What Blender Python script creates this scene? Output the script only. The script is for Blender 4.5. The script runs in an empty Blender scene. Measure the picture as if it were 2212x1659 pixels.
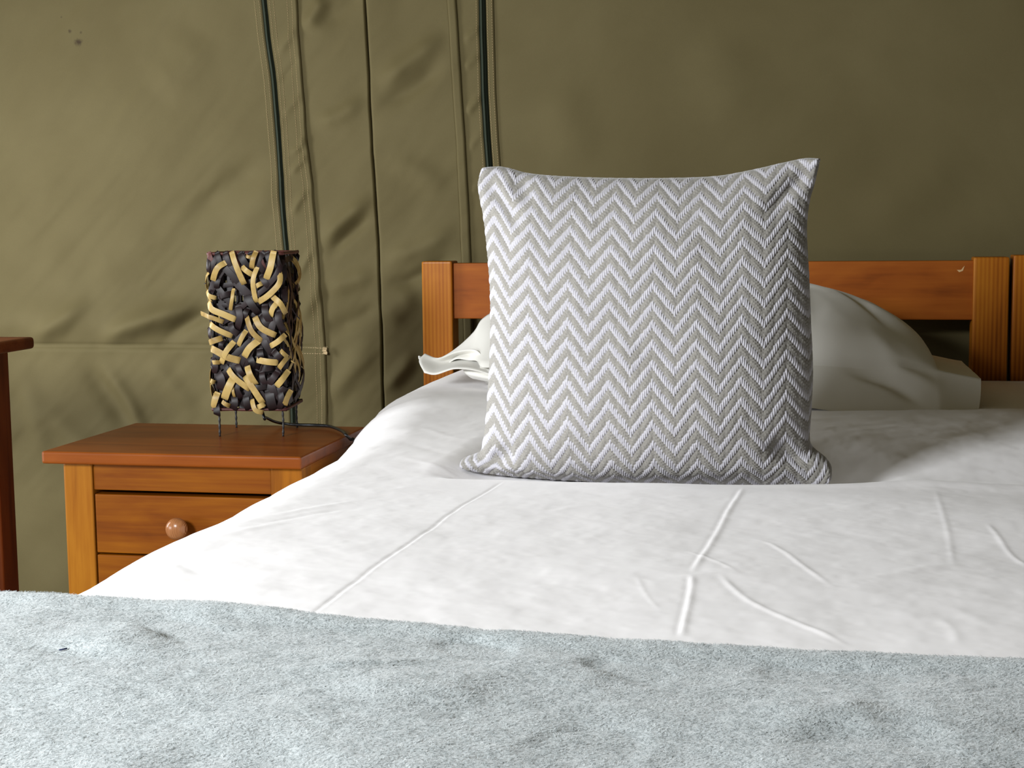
import bpy, bmesh, math, random
import numpy as np
from mathutils import Matrix, Vector

random.seed(7)
RNG = np.random.default_rng(11)
SC = bpy.context.scene
COL = SC.collection

# ------------------------------------------------------------------ camera
F_PX, FRAME_W, FRAME_H = 3200.0, 2212.0, 1659.0
YAW, PITCH, ROLL = math.radians(11.3), math.atan(350 / 3200.0), 0.0105
fwd = Vector((-math.sin(YAW) * math.cos(PITCH), math.cos(YAW) * math.cos(PITCH), -math.sin(PITCH)))
rgt = Vector((math.cos(YAW), math.sin(YAW), 0))
upv = rgt.cross(fwd)
r2 = rgt * math.cos(ROLL) - upv * math.sin(ROLL)
u2 = upv * math.cos(ROLL) + rgt * math.sin(ROLL)
cam_data = bpy.data.cameras.new('camera')
cam_data.sensor_width = 36.0
cam_data.lens = 36.0 * F_PX / FRAME_W
cam_data.clip_start = 0.02
cam = bpy.data.objects.new('camera', cam_data)
COL.objects.link(cam)
mw = Matrix((r2, u2, -fwd)).transposed().to_4x4()
mw.translation = Vector((0, 0, 0.97))
cam.matrix_world = mw
SC.camera = cam

# ------------------------------------------------------------------ world, light, exposure
SC.view_settings.view_transform = 'Standard'
SC.view_settings.look = 'None'
SC.view_settings.gamma = 1.0
SC.view_settings.use_curve_mapping = False
SC.view_settings.exposure = 0.0
world = bpy.data.worlds.new('daylight')
SC.world = world
world.use_nodes = True
bg = world.node_tree.nodes['Background']
bg.inputs['Color'].default_value = (0.80, 0.88, 1.0, 1)
bg.inputs['Strength'].default_value = 0.3

def area_light(name, loc, target, sx, sy, power, color):
    l = bpy.data.lights.new(name, 'AREA')
    l.shape = 'RECTANGLE'
    l.size, l.size_y = sx, sy
    l.energy = power
    l.color = color
    o = bpy.data.objects.new(name, l)
    COL.objects.link(o)
    o.location = loc
    d = Vector(target) - Vector(loc)
    o.rotation_euler = d.to_track_quat('-Z', 'Y').to_euler()
    return o

# daylight through the open flap at the left, plus two added fill lights
area_light('added_front_fill', (-1.75, -0.30, 1.60), (-0.2, 1.6, 0.6), 0.75, 0.6, 137, (0.95, 0.98, 1.0))  # added fill from the front left; its window opening is invented
area_light('side_flap_daylight', (-2.72, 2.70, 0.90), (-0.5, 2.60, 0.8), 0.5, 0.9, 43, (0.95, 0.98, 1.0))
area_light('added_low_fill', (-2.72, 1.40, 0.50), (-0.5, 1.60, 0.6), 0.8, 0.4, 20, (0.95, 0.98, 1.0))  # added low fill to brighten the cushion's left side; its flap is invented

# ------------------------------------------------------------------ helpers
def link(name, me, mat=None, parent=None):
    o = bpy.data.objects.new(name, me)
    COL.objects.link(o)
    if mat is not None:
        me.materials.append(mat)
    if parent is not None:
        o.parent = parent
    return o

def tag(o, label=None, cat=None, group=None, kind=None):
    if label: o['label'] = label
    if cat: o['category'] = cat
    if group: o['group'] = group
    if kind: o['kind'] = kind
    return o

def thing(name, label, cat, loc=(0, 0, 0), rz=0.0, group=None):
    o = bpy.data.objects.new(name, None)
    o.empty_display_size = 0.05
    COL.objects.link(o)
    o.location = loc
    o.rotation_euler = (0, 0, rz)
    return tag(o, label, cat, group)

def mesh_np(name, verts, quads=None, tris=None, smooth=True, attr=None, colors=None):
    me = bpy.data.meshes.new(name)
    verts = np.asarray(verts, np.float32)
    nq = 0 if quads is None else len(quads)
    nt = 0 if tris is None else len(tris)
    me.vertices.add(len(verts))
    me.vertices.foreach_set('co', verts.ravel())
    idx = []
    if nq: idx.append(np.asarray(quads, np.int32).ravel())
    if nt: idx.append(np.asarray(tris, np.int32).ravel())
    idx = np.concatenate(idx)
    me.loops.add(len(idx))
    me.loops.foreach_set('vertex_index', idx)
    me.polygons.add(nq + nt)
    starts = np.concatenate([np.arange(nq) * 4, nq * 4 + np.arange(nt) * 3]).astype(np.int32)
    me.polygons.foreach_set('loop_start', starts)
    me.polygons.foreach_set('use_smooth', np.full(nq + nt, smooth))
    me.update(calc_edges=True)
    if attr is not None:
        for k, v in attr.items():
            a = me.attributes.new(k, 'FLOAT', 'POINT')
            a.data.foreach_set('value', np.asarray(v, np.float32).ravel())
    me.validate()
    return me

def grid_quads(nr, nc, off=0, flip=False):
    i = np.arange(nr - 1)[:, None] * nc + np.arange(nc - 1)[None, :]
    q = np.stack([i, i + 1, i + nc + 1, i + nc], -1).reshape(-1, 4) + off
    return q[:, ::-1] if flip else q

def grid_mesh(name, P, flip=False, attr=None):
    nr, nc = P.shape[:2]
    return mesh_np(name, P.reshape(-1, 3), grid_quads(nr, nc, 0, flip), attr=attr)

def bm_mesh(name, bm, smooth=False):
    me = bpy.data.meshes.new(name)
    bm.to_mesh(me)
    bm.free()
    if smooth:
        for p in me.polygons: p.use_smooth = True
    return me

def box(name, lo, hi, mat, parent=None, bevel=0.003, seg=2, taper=None):
    bm = bmesh.new()
    bmesh.ops.create_cube(bm, size=1.0)
    lo, hi = Vector(lo), Vector(hi)
    for v in bm.verts:
        v.co = Vector([lo[i] + (v.co[i] + 0.5) * (hi[i] - lo[i]) for i in range(3)])
    if bevel > 0:
        bmesh.ops.bevel(bm, geom=list(bm.edges), offset=bevel, segments=seg, profile=0.6, affect='EDGES')
    return link(name, bm_mesh(name, bm), mat, parent)

def lathe(name, prof, mat, parent, loc, axis='Y', n=28):
    """prof: list of (distance along axis, radius); axis -Y points to the viewer"""
    V, Q = [], []
    for d, r in prof:
        for k in range(n):
            a = 2 * math.pi * k / n
            if axis == 'Y':
                V.append((loc[0] + r * math.cos(a), loc[1] - d, loc[2] + r * math.sin(a)))
            else:
                V.append((loc[0] + r * math.cos(a), loc[1] + r * math.sin(a), loc[2] + d))
    for i in range(len(prof) - 1):
        for k in range(n):
            Q.append((i * n + k, i * n + (k + 1) % n, (i + 1) * n + (k + 1) % n, (i + 1) * n + k))
    me = mesh_np(name, V, Q)
    return link(name, me, mat, parent)

def tube(name, pts, r, mat, parent=None, n=8, res=8):
    P = smooth_path(np.array(pts, float), res)
    V, Q = [], []
    T = np.gradient(P, axis=0)
    ref = np.array([0.0, 0.0, 1.0])
    if abs(T[0] / np.linalg.norm(T[0]) @ ref) > 0.9: ref = np.array([1.0, 0, 0])
    rr = r if callable(r) else (lambda t: r)
    for i, p in enumerate(P):
        t = T[i] / (np.linalg.norm(T[i]) + 1e-9)
        a = np.cross(t, ref); a /= np.linalg.norm(a) + 1e-9
        b = np.cross(t, a)
        R = rr(i / (len(P) - 1))
        for k in range(n):
            th = 2 * math.pi * k / n
            V.append(p + R * (a * math.cos(th) + b * math.sin(th)))
    m = len(P)
    for i in range(m - 1):
        for k in range(n):
            Q.append((i * n + k, i * n + (k + 1) % n, (i + 1) * n + (k + 1) % n, (i + 1) * n + k))
    c0 = len(V); V.append(P[0]); V.append(P[-1])
    Tt = [(c0, (k + 1) % n, k) for k in range(n)] + [(c0 + 1, (m - 1) * n + k, (m - 1) * n + (k + 1) % n) for k in range(n)]
    return link(name, mesh_np(name, V, Q, Tt), mat, parent)

def smooth_path(P, res):
    if len(P) < 3:
        t = np.linspace(0, 1, res * max(1, len(P) - 1) + 1)[:, None]
        return P[0] * (1 - t) + P[-1] * t
    Q = np.vstack([2 * P[0] - P[1], P, 2 * P[-1] - P[-2]])
    out = []
    for i in range(1, len(Q) - 2):
        p0, p1, p2, p3 = Q[i - 1], Q[i], Q[i + 1], Q[i + 2]
        for k in range(res):
            t = k / res
            out.append(0.5 * (2 * p1 + (p2 - p0) * t + (2 * p0 - 5 * p1 + 4 * p2 - p3) * t ** 2 + (3 * p1 - p0 - 3 * p2 + p3) * t ** 3))
    out.append(P[-1])
    return np.array(out)

def arc_sample(pts, n):
    """resample a smoothed polyline at n points of equal arc length"""
    P = smooth_path(np.array(pts, float), 12)
    d = np.r_[0, np.cumsum(np.linalg.norm(np.diff(P, axis=0), axis=1))]
    s = np.linspace(0, d[-1], n)
    return np.stack([np.interp(s, d, P[:, k]) for k in range(P.shape[1])], -1)

_L = np.random.default_rng(5).random((8, 256, 256)).astype(np.float32)
def vnoise(x, y, seed=0):
    L = _L[seed % 8]
    x = np.asarray(x) + 37.3 * seed; y = np.asarray(y) + 91.7 * seed
    xi = np.floor(x).astype(int); yi = np.floor(y).astype(int)
    fx = x - xi; fy = y - yi
    fx = fx * fx * fx * (fx * (fx * 6 - 15) + 10); fy = fy * fy * fy * (fy * (fy * 6 - 15) + 10)
    a = L[xi % 256, yi % 256]; b = L[(xi + 1) % 256, yi % 256]
    c = L[xi % 256, (yi + 1) % 256]; d = L[(xi + 1) % 256, (yi + 1) % 256]
    return (a * (1 - fx) + b * fx) * (1 - fy) + (c * (1 - fx) + d * fx) * fy - 0.5
def fbm(x, y, seed=0, oct=4):
    o = 0; a = 1.0
    for k in range(oct):
        o = o + a * vnoise(np.asarray(x) * 2 ** k, np.asarray(y) * 2 ** k, seed + k)
        a *= 0.5
    return o
def sstep(a, b, x):
    t = np.clip((x - a) / (b - a), 0, 1)
    return t * t * (3 - 2 * t)
def ridge(X, Y, pts, w, amp, taper=0.25, step=0.0):
    """soft ridge along a polyline on a height field; step adds a level change across it"""
    P = smooth_path(np.array(pts, float), 6)
    x0, x1 = P[:, 0].min() - 4 * w, P[:, 0].max() + 4 * w
    y0, y1 = P[:, 1].min() - 4 * w, P[:, 1].max() + 4 * w
    out = np.zeros_like(X)
    m = (X > x0) & (X < x1) & (Y > y0) & (Y < y1)
    if not m.any(): return out
    x, y = X[m], Y[m]
    best = np.full(x.shape, 1e9); tt = np.zeros(x.shape); sd = np.zeros(x.shape)
    L = np.r_[0, np.cumsum(np.linalg.norm(np.diff(P, axis=0), axis=1))]
    for i in range(len(P) - 1):
        a, b = P[i], P[i + 1]
        d = b - a; l2 = d @ d + 1e-12
        t = np.clip(((x - a[0]) * d[0] + (y - a[1]) * d[1]) / l2, 0, 1)
        ex = x - a[0] - t * d[0]; ey = y - a[1] - t * d[1]
        dist = np.hypot(ex, ey)
        u = dist < best
        best[u] = dist[u]; tt[u] = (L[i] + t[u] * (L[i + 1] - L[i])) / L[-1]
        sd[u] = np.sign(d[0] * ey - d[1] * ex)[u]
    tp = sstep(0, taper, tt) * sstep(0, taper, 1 - tt) if taper > 0 else 1.0
    s = best * sd / w
    out[m] = tp * (amp * np.exp(-(s ** 2)) + step * s * np.exp(-0.5 * s ** 2))
    return out

# ------------------------------------------------------------------ materials
def new_mat(name):
    m = bpy.data.materials.new(name)
    m.use_nodes = True
    nt = m.node_tree
    return m, nt, nt.nodes['Principled BSDF']
def N(nt, t, **kw):
    n = nt.nodes.new(t)
    for k, v in kw.items():
        if k in n.inputs: n.inputs[k].default_value = v
        else: setattr(n, k, v)
    return n
def ramp(nt, stops, interp='LINEAR'):
    r = nt.nodes.new('ShaderNodeValToRGB')
    cr = r.color_ramp
    cr.interpolation = interp
    while len(cr.elements) < len(stops): cr.elements.new(0.5)
    for e, (p, c) in zip(cr.elements, stops):
        e.position = p
        e.color = (*c, 1)
    return r
def lin(r, g, b):
    f = lambda c: (c / 255 / 12.92) if c <= 10 else ((c / 255 + 0.055) / 1.055) ** 2.4
    return (f(r), f(g), f(b))

def wood_mat(name, dark, mid, light, axis=2, rough=0.42, coat=0.04, grain=1.0, lines=0.0):
    m, nt, b = new_mat(name)
    tc = N(nt, 'ShaderNodeTexCoord')
    oi = N(nt, 'ShaderNodeObjectInfo')
    add = N(nt, 'ShaderNodeVectorMath', operation='ADD')
    sc = N(nt, 'ShaderNodeVectorMath', operation='SCALE'); sc.inputs['Scale'].default_value = 13.0
    comb = N(nt, 'ShaderNodeCombineXYZ')
    for k in range(3): nt.links.new(oi.outputs['Random'], comb.inputs[k])
    nt.links.new(comb.outputs[0], sc.inputs[0])
    nt.links.new(tc.outputs['Object'], add.inputs[0]); nt.links.new(sc.outputs[0], add.inputs[1])
    s = [26.0, 26.0, 26.0]; s[axis] = 1.7
    mp = N(nt, 'ShaderNodeMapping'); mp.inputs['Scale'].default_value = s
    nt.links.new(add.outputs[0], mp.inputs[0])
    n1 = N(nt, 'ShaderNodeTexNoise', Scale=1.0, Detail=5.0, Roughness=0.55, Distortion=0.7)
    nt.links.new(mp.outputs[0], n1.inputs['Vector'])
    s2 = [170.0, 170.0, 170.0]; s2[axis] = 5.0
    mp2 = N(nt, 'ShaderNodeMapping'); mp2.inputs['Scale'].default_value = s2
    nt.links.new(add.outputs[0], mp2.inputs[0])
    n2 = N(nt, 'ShaderNodeTexNoise', Scale=1.0, Detail=3.0, Roughness=0.6)
    nt.links.new(mp2.outputs[0], n2.inputs['Vector'])
    s3 = [9.0, 9.0, 9.0]; s3[axis] = 3.0
    mp3 = N(nt, 'ShaderNodeMapping'); mp3.inputs['Scale'].default_value = s3
    nt.links.new(add.outputs[0], mp3.inputs[0])
    n3 = N(nt, 'ShaderNodeTexNoise', Scale=1.0, Detail=3.0, Roughness=0.5, Distortion=1.5)
    nt.links.new(mp3.outputs[0], n3.inputs['Vector'])
    a1 = N(nt, 'ShaderNodeMath', operation='MULTIPLY_ADD'); a1.inputs[1].default_value = 0.30 * grain
    nt.links.new(n2.outputs['Fac'], a1.inputs[0]); nt.links.new(n1.outputs['Fac'], a1.inputs[2])
    a2 = N(nt, 'ShaderNodeMath', operation='MULTIPLY_ADD'); a2.inputs[1].default_value = 0.8
    nt.links.new(n3.outputs['Fac'], a2.inputs[0]); nt.links.new(a1.outputs[0], a2.inputs[2])
    fac = a2
    if lines > 0:
        w = N(nt, 'ShaderNodeTexWave', Scale=1.0, Distortion=1.2, Detail=2.0)
        w.bands_direction = 'X'
        mpw = N(nt, 'ShaderNodeMapping'); sw = [34.0, 34.0, 34.0] if name != 'turned_knob_wood' else [160.0, 160.0, 160.0]; sw[axis] = 0.6
        mpw.inputs['Scale'].default_value = sw
        nt.links.new(add.outputs[0], mpw.inputs[0]); nt.links.new(mpw.outputs[0], w.inputs['Vector'])
        a3 = N(nt, 'ShaderNodeMath', operation='MULTIPLY_ADD'); a3.inputs[1].default_value = lines
        nt.links.new(w.outputs['Fac'], a3.inputs[0]); nt.links.new(fac.outputs[0], a3.inputs[2])
        fac = a3
    mr = N(nt, 'ShaderNodeMapRange'); mr.inputs['From Min'].default_value = 0.65; mr.inputs['From Max'].default_value = 1.45 + lines
    nt.links.new(fac.outputs[0], mr.inputs['Value'])
    r = ramp(nt, [(0.0, dark), (0.42, mid), (1.0, light)])
    nt.links.new(mr.outputs[0], r.inputs[0])
    nt.links.new(r.outputs[0], b.inputs['Base Color'])
    b.inputs['Roughness'].default_value = rough
    b.inputs['Specular IOR Level'].default_value = 0.12
    b.inputs['Coat Weight'].default_value = coat
    b.inputs['Coat Roughness'].default_value = 0.18
    bp = N(nt, 'ShaderNodeBump'); bp.inputs['Strength'].default_value = 0.12; bp.inputs['Distance'].default_value = 0.001
    nt.links.new(n2.outputs['Fac'], bp.inputs['Height']); nt.links.new(bp.outputs[0], b.inputs['Normal'])
    return m

PINE_D, PINE_M, PINE_L = (0.14, 0.032, 0.002), (0.30, 0.088, 0.006), (0.42, 0.155, 0.012)
M_pine_v = wood_mat('varnished_pine_upright', PINE_D, PINE_M, PINE_L, axis=2, lines=0.35)
M_pine_h = wood_mat('varnished_pine_across', (0.062, 0.012, 0.001), (0.155, 0.040, 0.0015), (0.245, 0.080, 0.003), axis=0, grain=1.4)
M_pine_leg = wood_mat('varnished_pine_leg', (0.125, 0.034, 0.002), (0.245, 0.082, 0.004), (0.345, 0.138, 0.010), axis=2, grain=1.2)
M_pine_y = wood_mat('varnished_pine_deep', PINE_D, PINE_M, PINE_L, axis=1)
M_top = wood_mat('varnished_red_pine', (0.09, 0.018, 0.002), (0.17, 0.040, 0.004), (0.24, 0.062, 0.007), axis=0, rough=0.38, coat=0.10)
M_rail = wood_mat('varnished_rail_pine', (0.09, 0.018, 0.002), (0.25, 0.062, 0.006), (0.36, 0.105, 0.011), axis=0, rough=0.5, coat=0.0)
M_red = wood_mat('dark_red_wood', (0.060, 0.010, 0.003), (0.15, 0.030, 0.006), (0.24, 0.058, 0.012), axis=2)
M_redh = wood_mat('dark_red_wood_top', (0.060, 0.010, 0.003), (0.13, 0.026, 0.005), (0.20, 0.045, 0.010), axis=0)
M_knob = wood_mat('turned_knob_wood', (0.05, 0.012, 0.003), (0.20, 0.070, 0.022), (0.40, 0.19, 0.08), axis=2, rough=0.30, coat=0.3, grain=1.8, lines=0.9)

def simple_mat(name, col, rough=0.6, spec=0.5, sheen=0.0, metallic=0.0):
    m, nt, b = new_mat(name)
    b.inputs['Base Color'].default_value = (*col, 1)
    b.inputs['Roughness'].default_value = rough
    b.inputs['Specular IOR Level'].default_value = spec
    b.inputs['Sheen Weight'].default_value = sheen
    b.inputs['Metallic'].default_value = metallic
    return m, nt, b

def cloth_mat(name, c1, c2, scale, bump, weave=0.0, sheen=0.2, rough=0.85, mottle=6.0):
    m, nt, b = simple_mat(name, c1, rough, 0.2, sheen)
    tc = N(nt, 'ShaderNodeTexCoord')
    n1 = N(nt, 'ShaderNodeTexNoise', Scale=mottle, Detail=5.0, Roughness=0.6)
    nt.links.new(tc.outputs['Object'], n1.inputs['Vector'])
    r = ramp(nt, [(0.35, c1), (0.68, c2)])
    nt.links.new(n1.outputs['Fac'], r.inputs[0])
    nt.links.new(r.outputs[0], b.inputs['Base Color'])
    n2 = N(nt, 'ShaderNodeTexNoise', Scale=scale, Detail=3.0, Roughness=0.6)
    nt.links.new(tc.outputs['Object'], n2.inputs['Vector'])
    bp = N(nt, 'ShaderNodeBump'); bp.inputs['Strength'].default_value = bump; bp.inputs['Distance'].default_value = 0.002
    nt.links.new(n2.outputs['Fac'], bp.inputs['Height']); nt.links.new(bp.outputs[0], b.inputs['Normal'])
    return m

M_sheet = cloth_mat('white_cotton', (0.85, 0.83, 0.84), (0.83, 0.81, 0.82), 30.0, 0.10, mottle=9.0)
M_pillow = cloth_mat('white_pillow_cotton', (0.80, 0.785, 0.74), (0.77, 0.755, 0.71), 30.0, 0.08)

def canvas_mat():
    m, nt, b = simple_mat('khaki_canvas', (0.2, 0.17, 0.1), 0.8, 0.25, 0.0)
    tc = N(nt, 'ShaderNodeTexCoord')
    n1 = N(nt, 'ShaderNodeTexNoise', Scale=2.2, Detail=5.0, Roughness=0.6, Distortion=0.4)
    nt.links.new(tc.outputs['Object'], n1.inputs['Vector'])
    r = ramp(nt, [(0.30, (0.100, 0.079, 0.031)), (0.70, (0.121, 0.098, 0.042))])
    nt.links.new(n1.outputs['Fac'], r.inputs[0])
    # fine weave
    mp = N(nt, 'ShaderNodeMapping'); mp.inputs['Scale'].default_value = (900, 900, 500)
    nt.links.new(tc.outputs['Object'], mp.inputs[0])
    n2 = N(nt, 'ShaderNodeTexNoise', Scale=1.0, Detail=2.0)
    nt.links.new(mp.outputs[0], n2.inputs['Vector'])
    mx = N(nt, 'ShaderNodeMix', data_type='RGBA', blend_type='MULTIPLY')
    mx.inputs['Factor'].default_value = 0.18
    r2_ = ramp(nt, [(0.3, (0.6, 0.6, 0.6)), (0.7, (1, 1, 1))])
    nt.links.new(n2.outputs['Fac'], r2_.inputs[0])
    nt.links.new(r.outputs[0], mx.inputs['A']); nt.links.new(r2_.outputs[0], mx.inputs['B'])
    # squashed-insect stains: small spots with ragged rims
    last = mx.outputs['Result']
    sp = N(nt, 'ShaderNodeTexNoise', Scale=90.0, Detail=2.0)
    nt.links.new(tc.outputs['Object'], sp.inputs['Vector'])
    for (sx, sz, rad, dark) in STAINS:
        dv = N(nt, 'ShaderNodeVectorMath', operation='SUBTRACT')
        mpz = N(nt, 'ShaderNodeVectorMath', operation='MULTIPLY'); mpz.inputs[1].default_value = (1, 0, 1)
        nt.links.new(tc.outputs['Object'], mpz.inputs[0]); nt.links.new(mpz.outputs[0], dv.inputs[0])
        dv.inputs[1].default_value = (sx, 0, sz)
        ln = N(nt, 'ShaderNodeVectorMath', operation='LENGTH'); nt.links.new(dv.outputs[0], ln.inputs[0])
        ad = N(nt, 'ShaderNodeMath', operation='MULTIPLY_ADD'); ad.inputs[1].default_value = rad * 1.6
        nt.links.new(sp.outputs['Fac'], ad.inputs[0]); nt.links.new(ln.outputs['Value'], ad.inputs[2])
        mr = N(nt, 'ShaderNodeMapRange'); mr.inputs['From Min'].default_value = rad * 1.9; mr.inputs['From Max'].default_value = rad * 1.1
        mr.inputs['To Max'].default_value = dark
        nt.links.new(ad.outputs[0], mr.inputs['Value'])
        m2 = N(nt, 'ShaderNodeMix', data_type='RGBA'); m2.inputs['B'].default_value = (0.035, 0.022, 0.010, 1)
        nt.links.new(mr.outputs[0], m2.inputs['Factor']); nt.links.new(last, m2.inputs['A'])
        last = m2.outputs['Result']
    nt.links.new(last, b.inputs['Base Color'])
    bp = N(nt, 'ShaderNodeBump'); bp.inputs['Strength'].default_value = 0.15; bp.inputs['Distance'].default_value = 0.001
    nt.links.new(n2.outputs['Fac'], bp.inputs['Height']); nt.links.new(bp.outputs[0], b.inputs['Normal'])
    return m
STAINS = [(-1.8847, 1.4523, 0.0115, 0.95), (-1.9070, 1.4803, 0.006, 0.7), (-1.8771, 1.4757, 0.004, 0.6), (-1.9315, 1.5179, 0.003, 0.5)]
M_canvas = canvas_mat()
M_thread, _, _ = simple_mat('tan_thread', (0.40, 0.29, 0.15), 0.8)
M_zip, _, _ = simple_mat('dark_zip_tape', (0.008, 0.011, 0.006), 0.85, 0.12)
M_coil, _, _ = simple_mat('zip_coil', (0.022, 0.030, 0.018), 0.6, 0.2)
M_floor = cloth_mat('brown_groundsheet', (0.10, 0.075, 0.05), (0.14, 0.105, 0.07), 60.0, 0.2)
M_wire, _, _ = simple_mat('black_wire', (0.012, 0.010, 0.010), 0.5)
M_cord, _, _ = simple_mat('black_cord', (0.006, 0.007, 0.008), 0.35)

def strip_mat(name, c1, c2, rough):
    m, nt, b = simple_mat(name, c1, rough, 0.28)
    tc = N(nt, 'ShaderNodeTexCoord'); oi = N(nt, 'ShaderNodeObjectInfo')
    n1 = N(nt, 'ShaderNodeTexNoise', Scale=70.0, Detail=3.0)
    nt.links.new(tc.outputs['Object'], n1.inputs['Vector'])
    ad = N(nt, 'ShaderNodeMath', operation='MULTIPLY_ADD'); ad.inputs[1].default_value = 0.55
    nt.links.new(oi.outputs['Random'], ad.inputs[0]); nt.links.new(n1.outputs['Fac'], ad.inputs[2])
    r = ramp(nt, [(0.35, c1), (1.0, c2)])
    nt.links.new(ad.outputs[0], r.inputs[0]); nt.links.new(r.outputs[0], b.inputs['Base Color'])
    return m
M_tan = strip_mat('tan_palm_strip', (0.25, 0.155, 0.042), (0.45, 0.315, 0.11), 0.42)
M_dark = strip_mat('dark_palm_strip', (0.006, 0.004, 0.004), (0.018, 0.009, 0.010), 0.46)
M_rim = strip_mat('reddish_rim_wrap', (0.035, 0.010, 0.010), (0.10, 0.030, 0.025), 0.5)

# ------------------------------------------------------------------ setting: tent walls, floor, roof
WY = 3.66
ZIP1 = [(-1.3692, 1.6076), (-1.3651, 1.5384), (-1.3579, 1.4456), (-1.3465, 1.3290), (-1.3377, 1.2001), (-1.3320, 1.0941), (-1.3291, 1.0230), (-1.3248, 0.9517), (-1.3213, 0.8981), (-1.3114, 0.7121)]
PIPE = [(-1.2841, 1.6040), (-1.2786, 1.5350), (-1.2768, 1.4660), (-1.2713, 1.3502), (-1.2664, 1.2570), (-1.2590, 1.1633), (-1.2465, 1.0691), (-1.2412, 0.9865), (-1.2340, 0.8797), (-1.2277, 0.7843), (-1.2226, 0.6884), (-1.2201, 0.6403), (-1.2206, 0.5679), (-1.2205, 0.4708), (-1.2211, 0.3977), (-1.2229, 0.2258)]
MID = [(-1.1026, 1.5964), (-1.0969, 1.5280), (-1.0938, 1.4481), (-1.0885, 1.2988), (-1.0832, 1.1482), (-1.0760, 1.0315), (-1.0708, 0.9259), (-1.0679, 0.8316), (-1.0666, 0.7129), (-1.0679, 0.5934), (-1.0681, 0.4611), (-1.0716, 0.2300)]
SEAM_L = [(-0.8866, 1.5873), (-0.8830, 1.5198), (-0.8772, 1.4293), (-0.8698, 1.2929), (-0.8632, 1.1784), (-0.8589, 1.0633), (-0.8553, 0.9823), (-0.8520, 0.8776), (-0.8506, 0.7254), (-0.8498, 0.5242), (-0.8514, 0.2362)]
SEAM_R = [(-0.8666, 1.5864), (-0.8641, 1.5190), (-0.8583, 1.4287), (-0.8508, 1.2924), (-0.8442, 1.1780), (-0.8386, 1.0630), (-0.8350, 0.9821), (-0.8316, 0.8775), (-0.8301, 0.7254), (-0.8292, 0.5245), (-0.8295, 0.2368)]
ZIP2 = [(-0.8020, 1.5837), (-0.7982, 1.5165), (-0.7970, 1.4266), (-0.7941, 1.2909), (-0.7884, 1.1769), (-0.7834, 1.1081), (-0.7743, 0.9814), (-0.7660, 0.8772), (-0.7606, 0.7256), (-0.7581, 0.5254)]

def fline(pts):
    p = np.array(pts); i = np.argsort(p[:, 1]); p = p[i]
    def f(z):
        z = np.asarray(z, float)
        sl0 = (p[1, 0] - p[0, 0]) / (p[1, 1] - p[0, 1])
        return np.interp(z, p[:, 1], p[:, 0]) + np.where(z < p[0, 1], (z - p[0, 1]) * 0.0, 0)
    return f
f_zip1, f_pipe, f_mid, f_sl, f_sr, f_zip2 = map(fline, (ZIP1, PIPE, MID, SEAM_L, SEAM_R, ZIP2))

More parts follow.
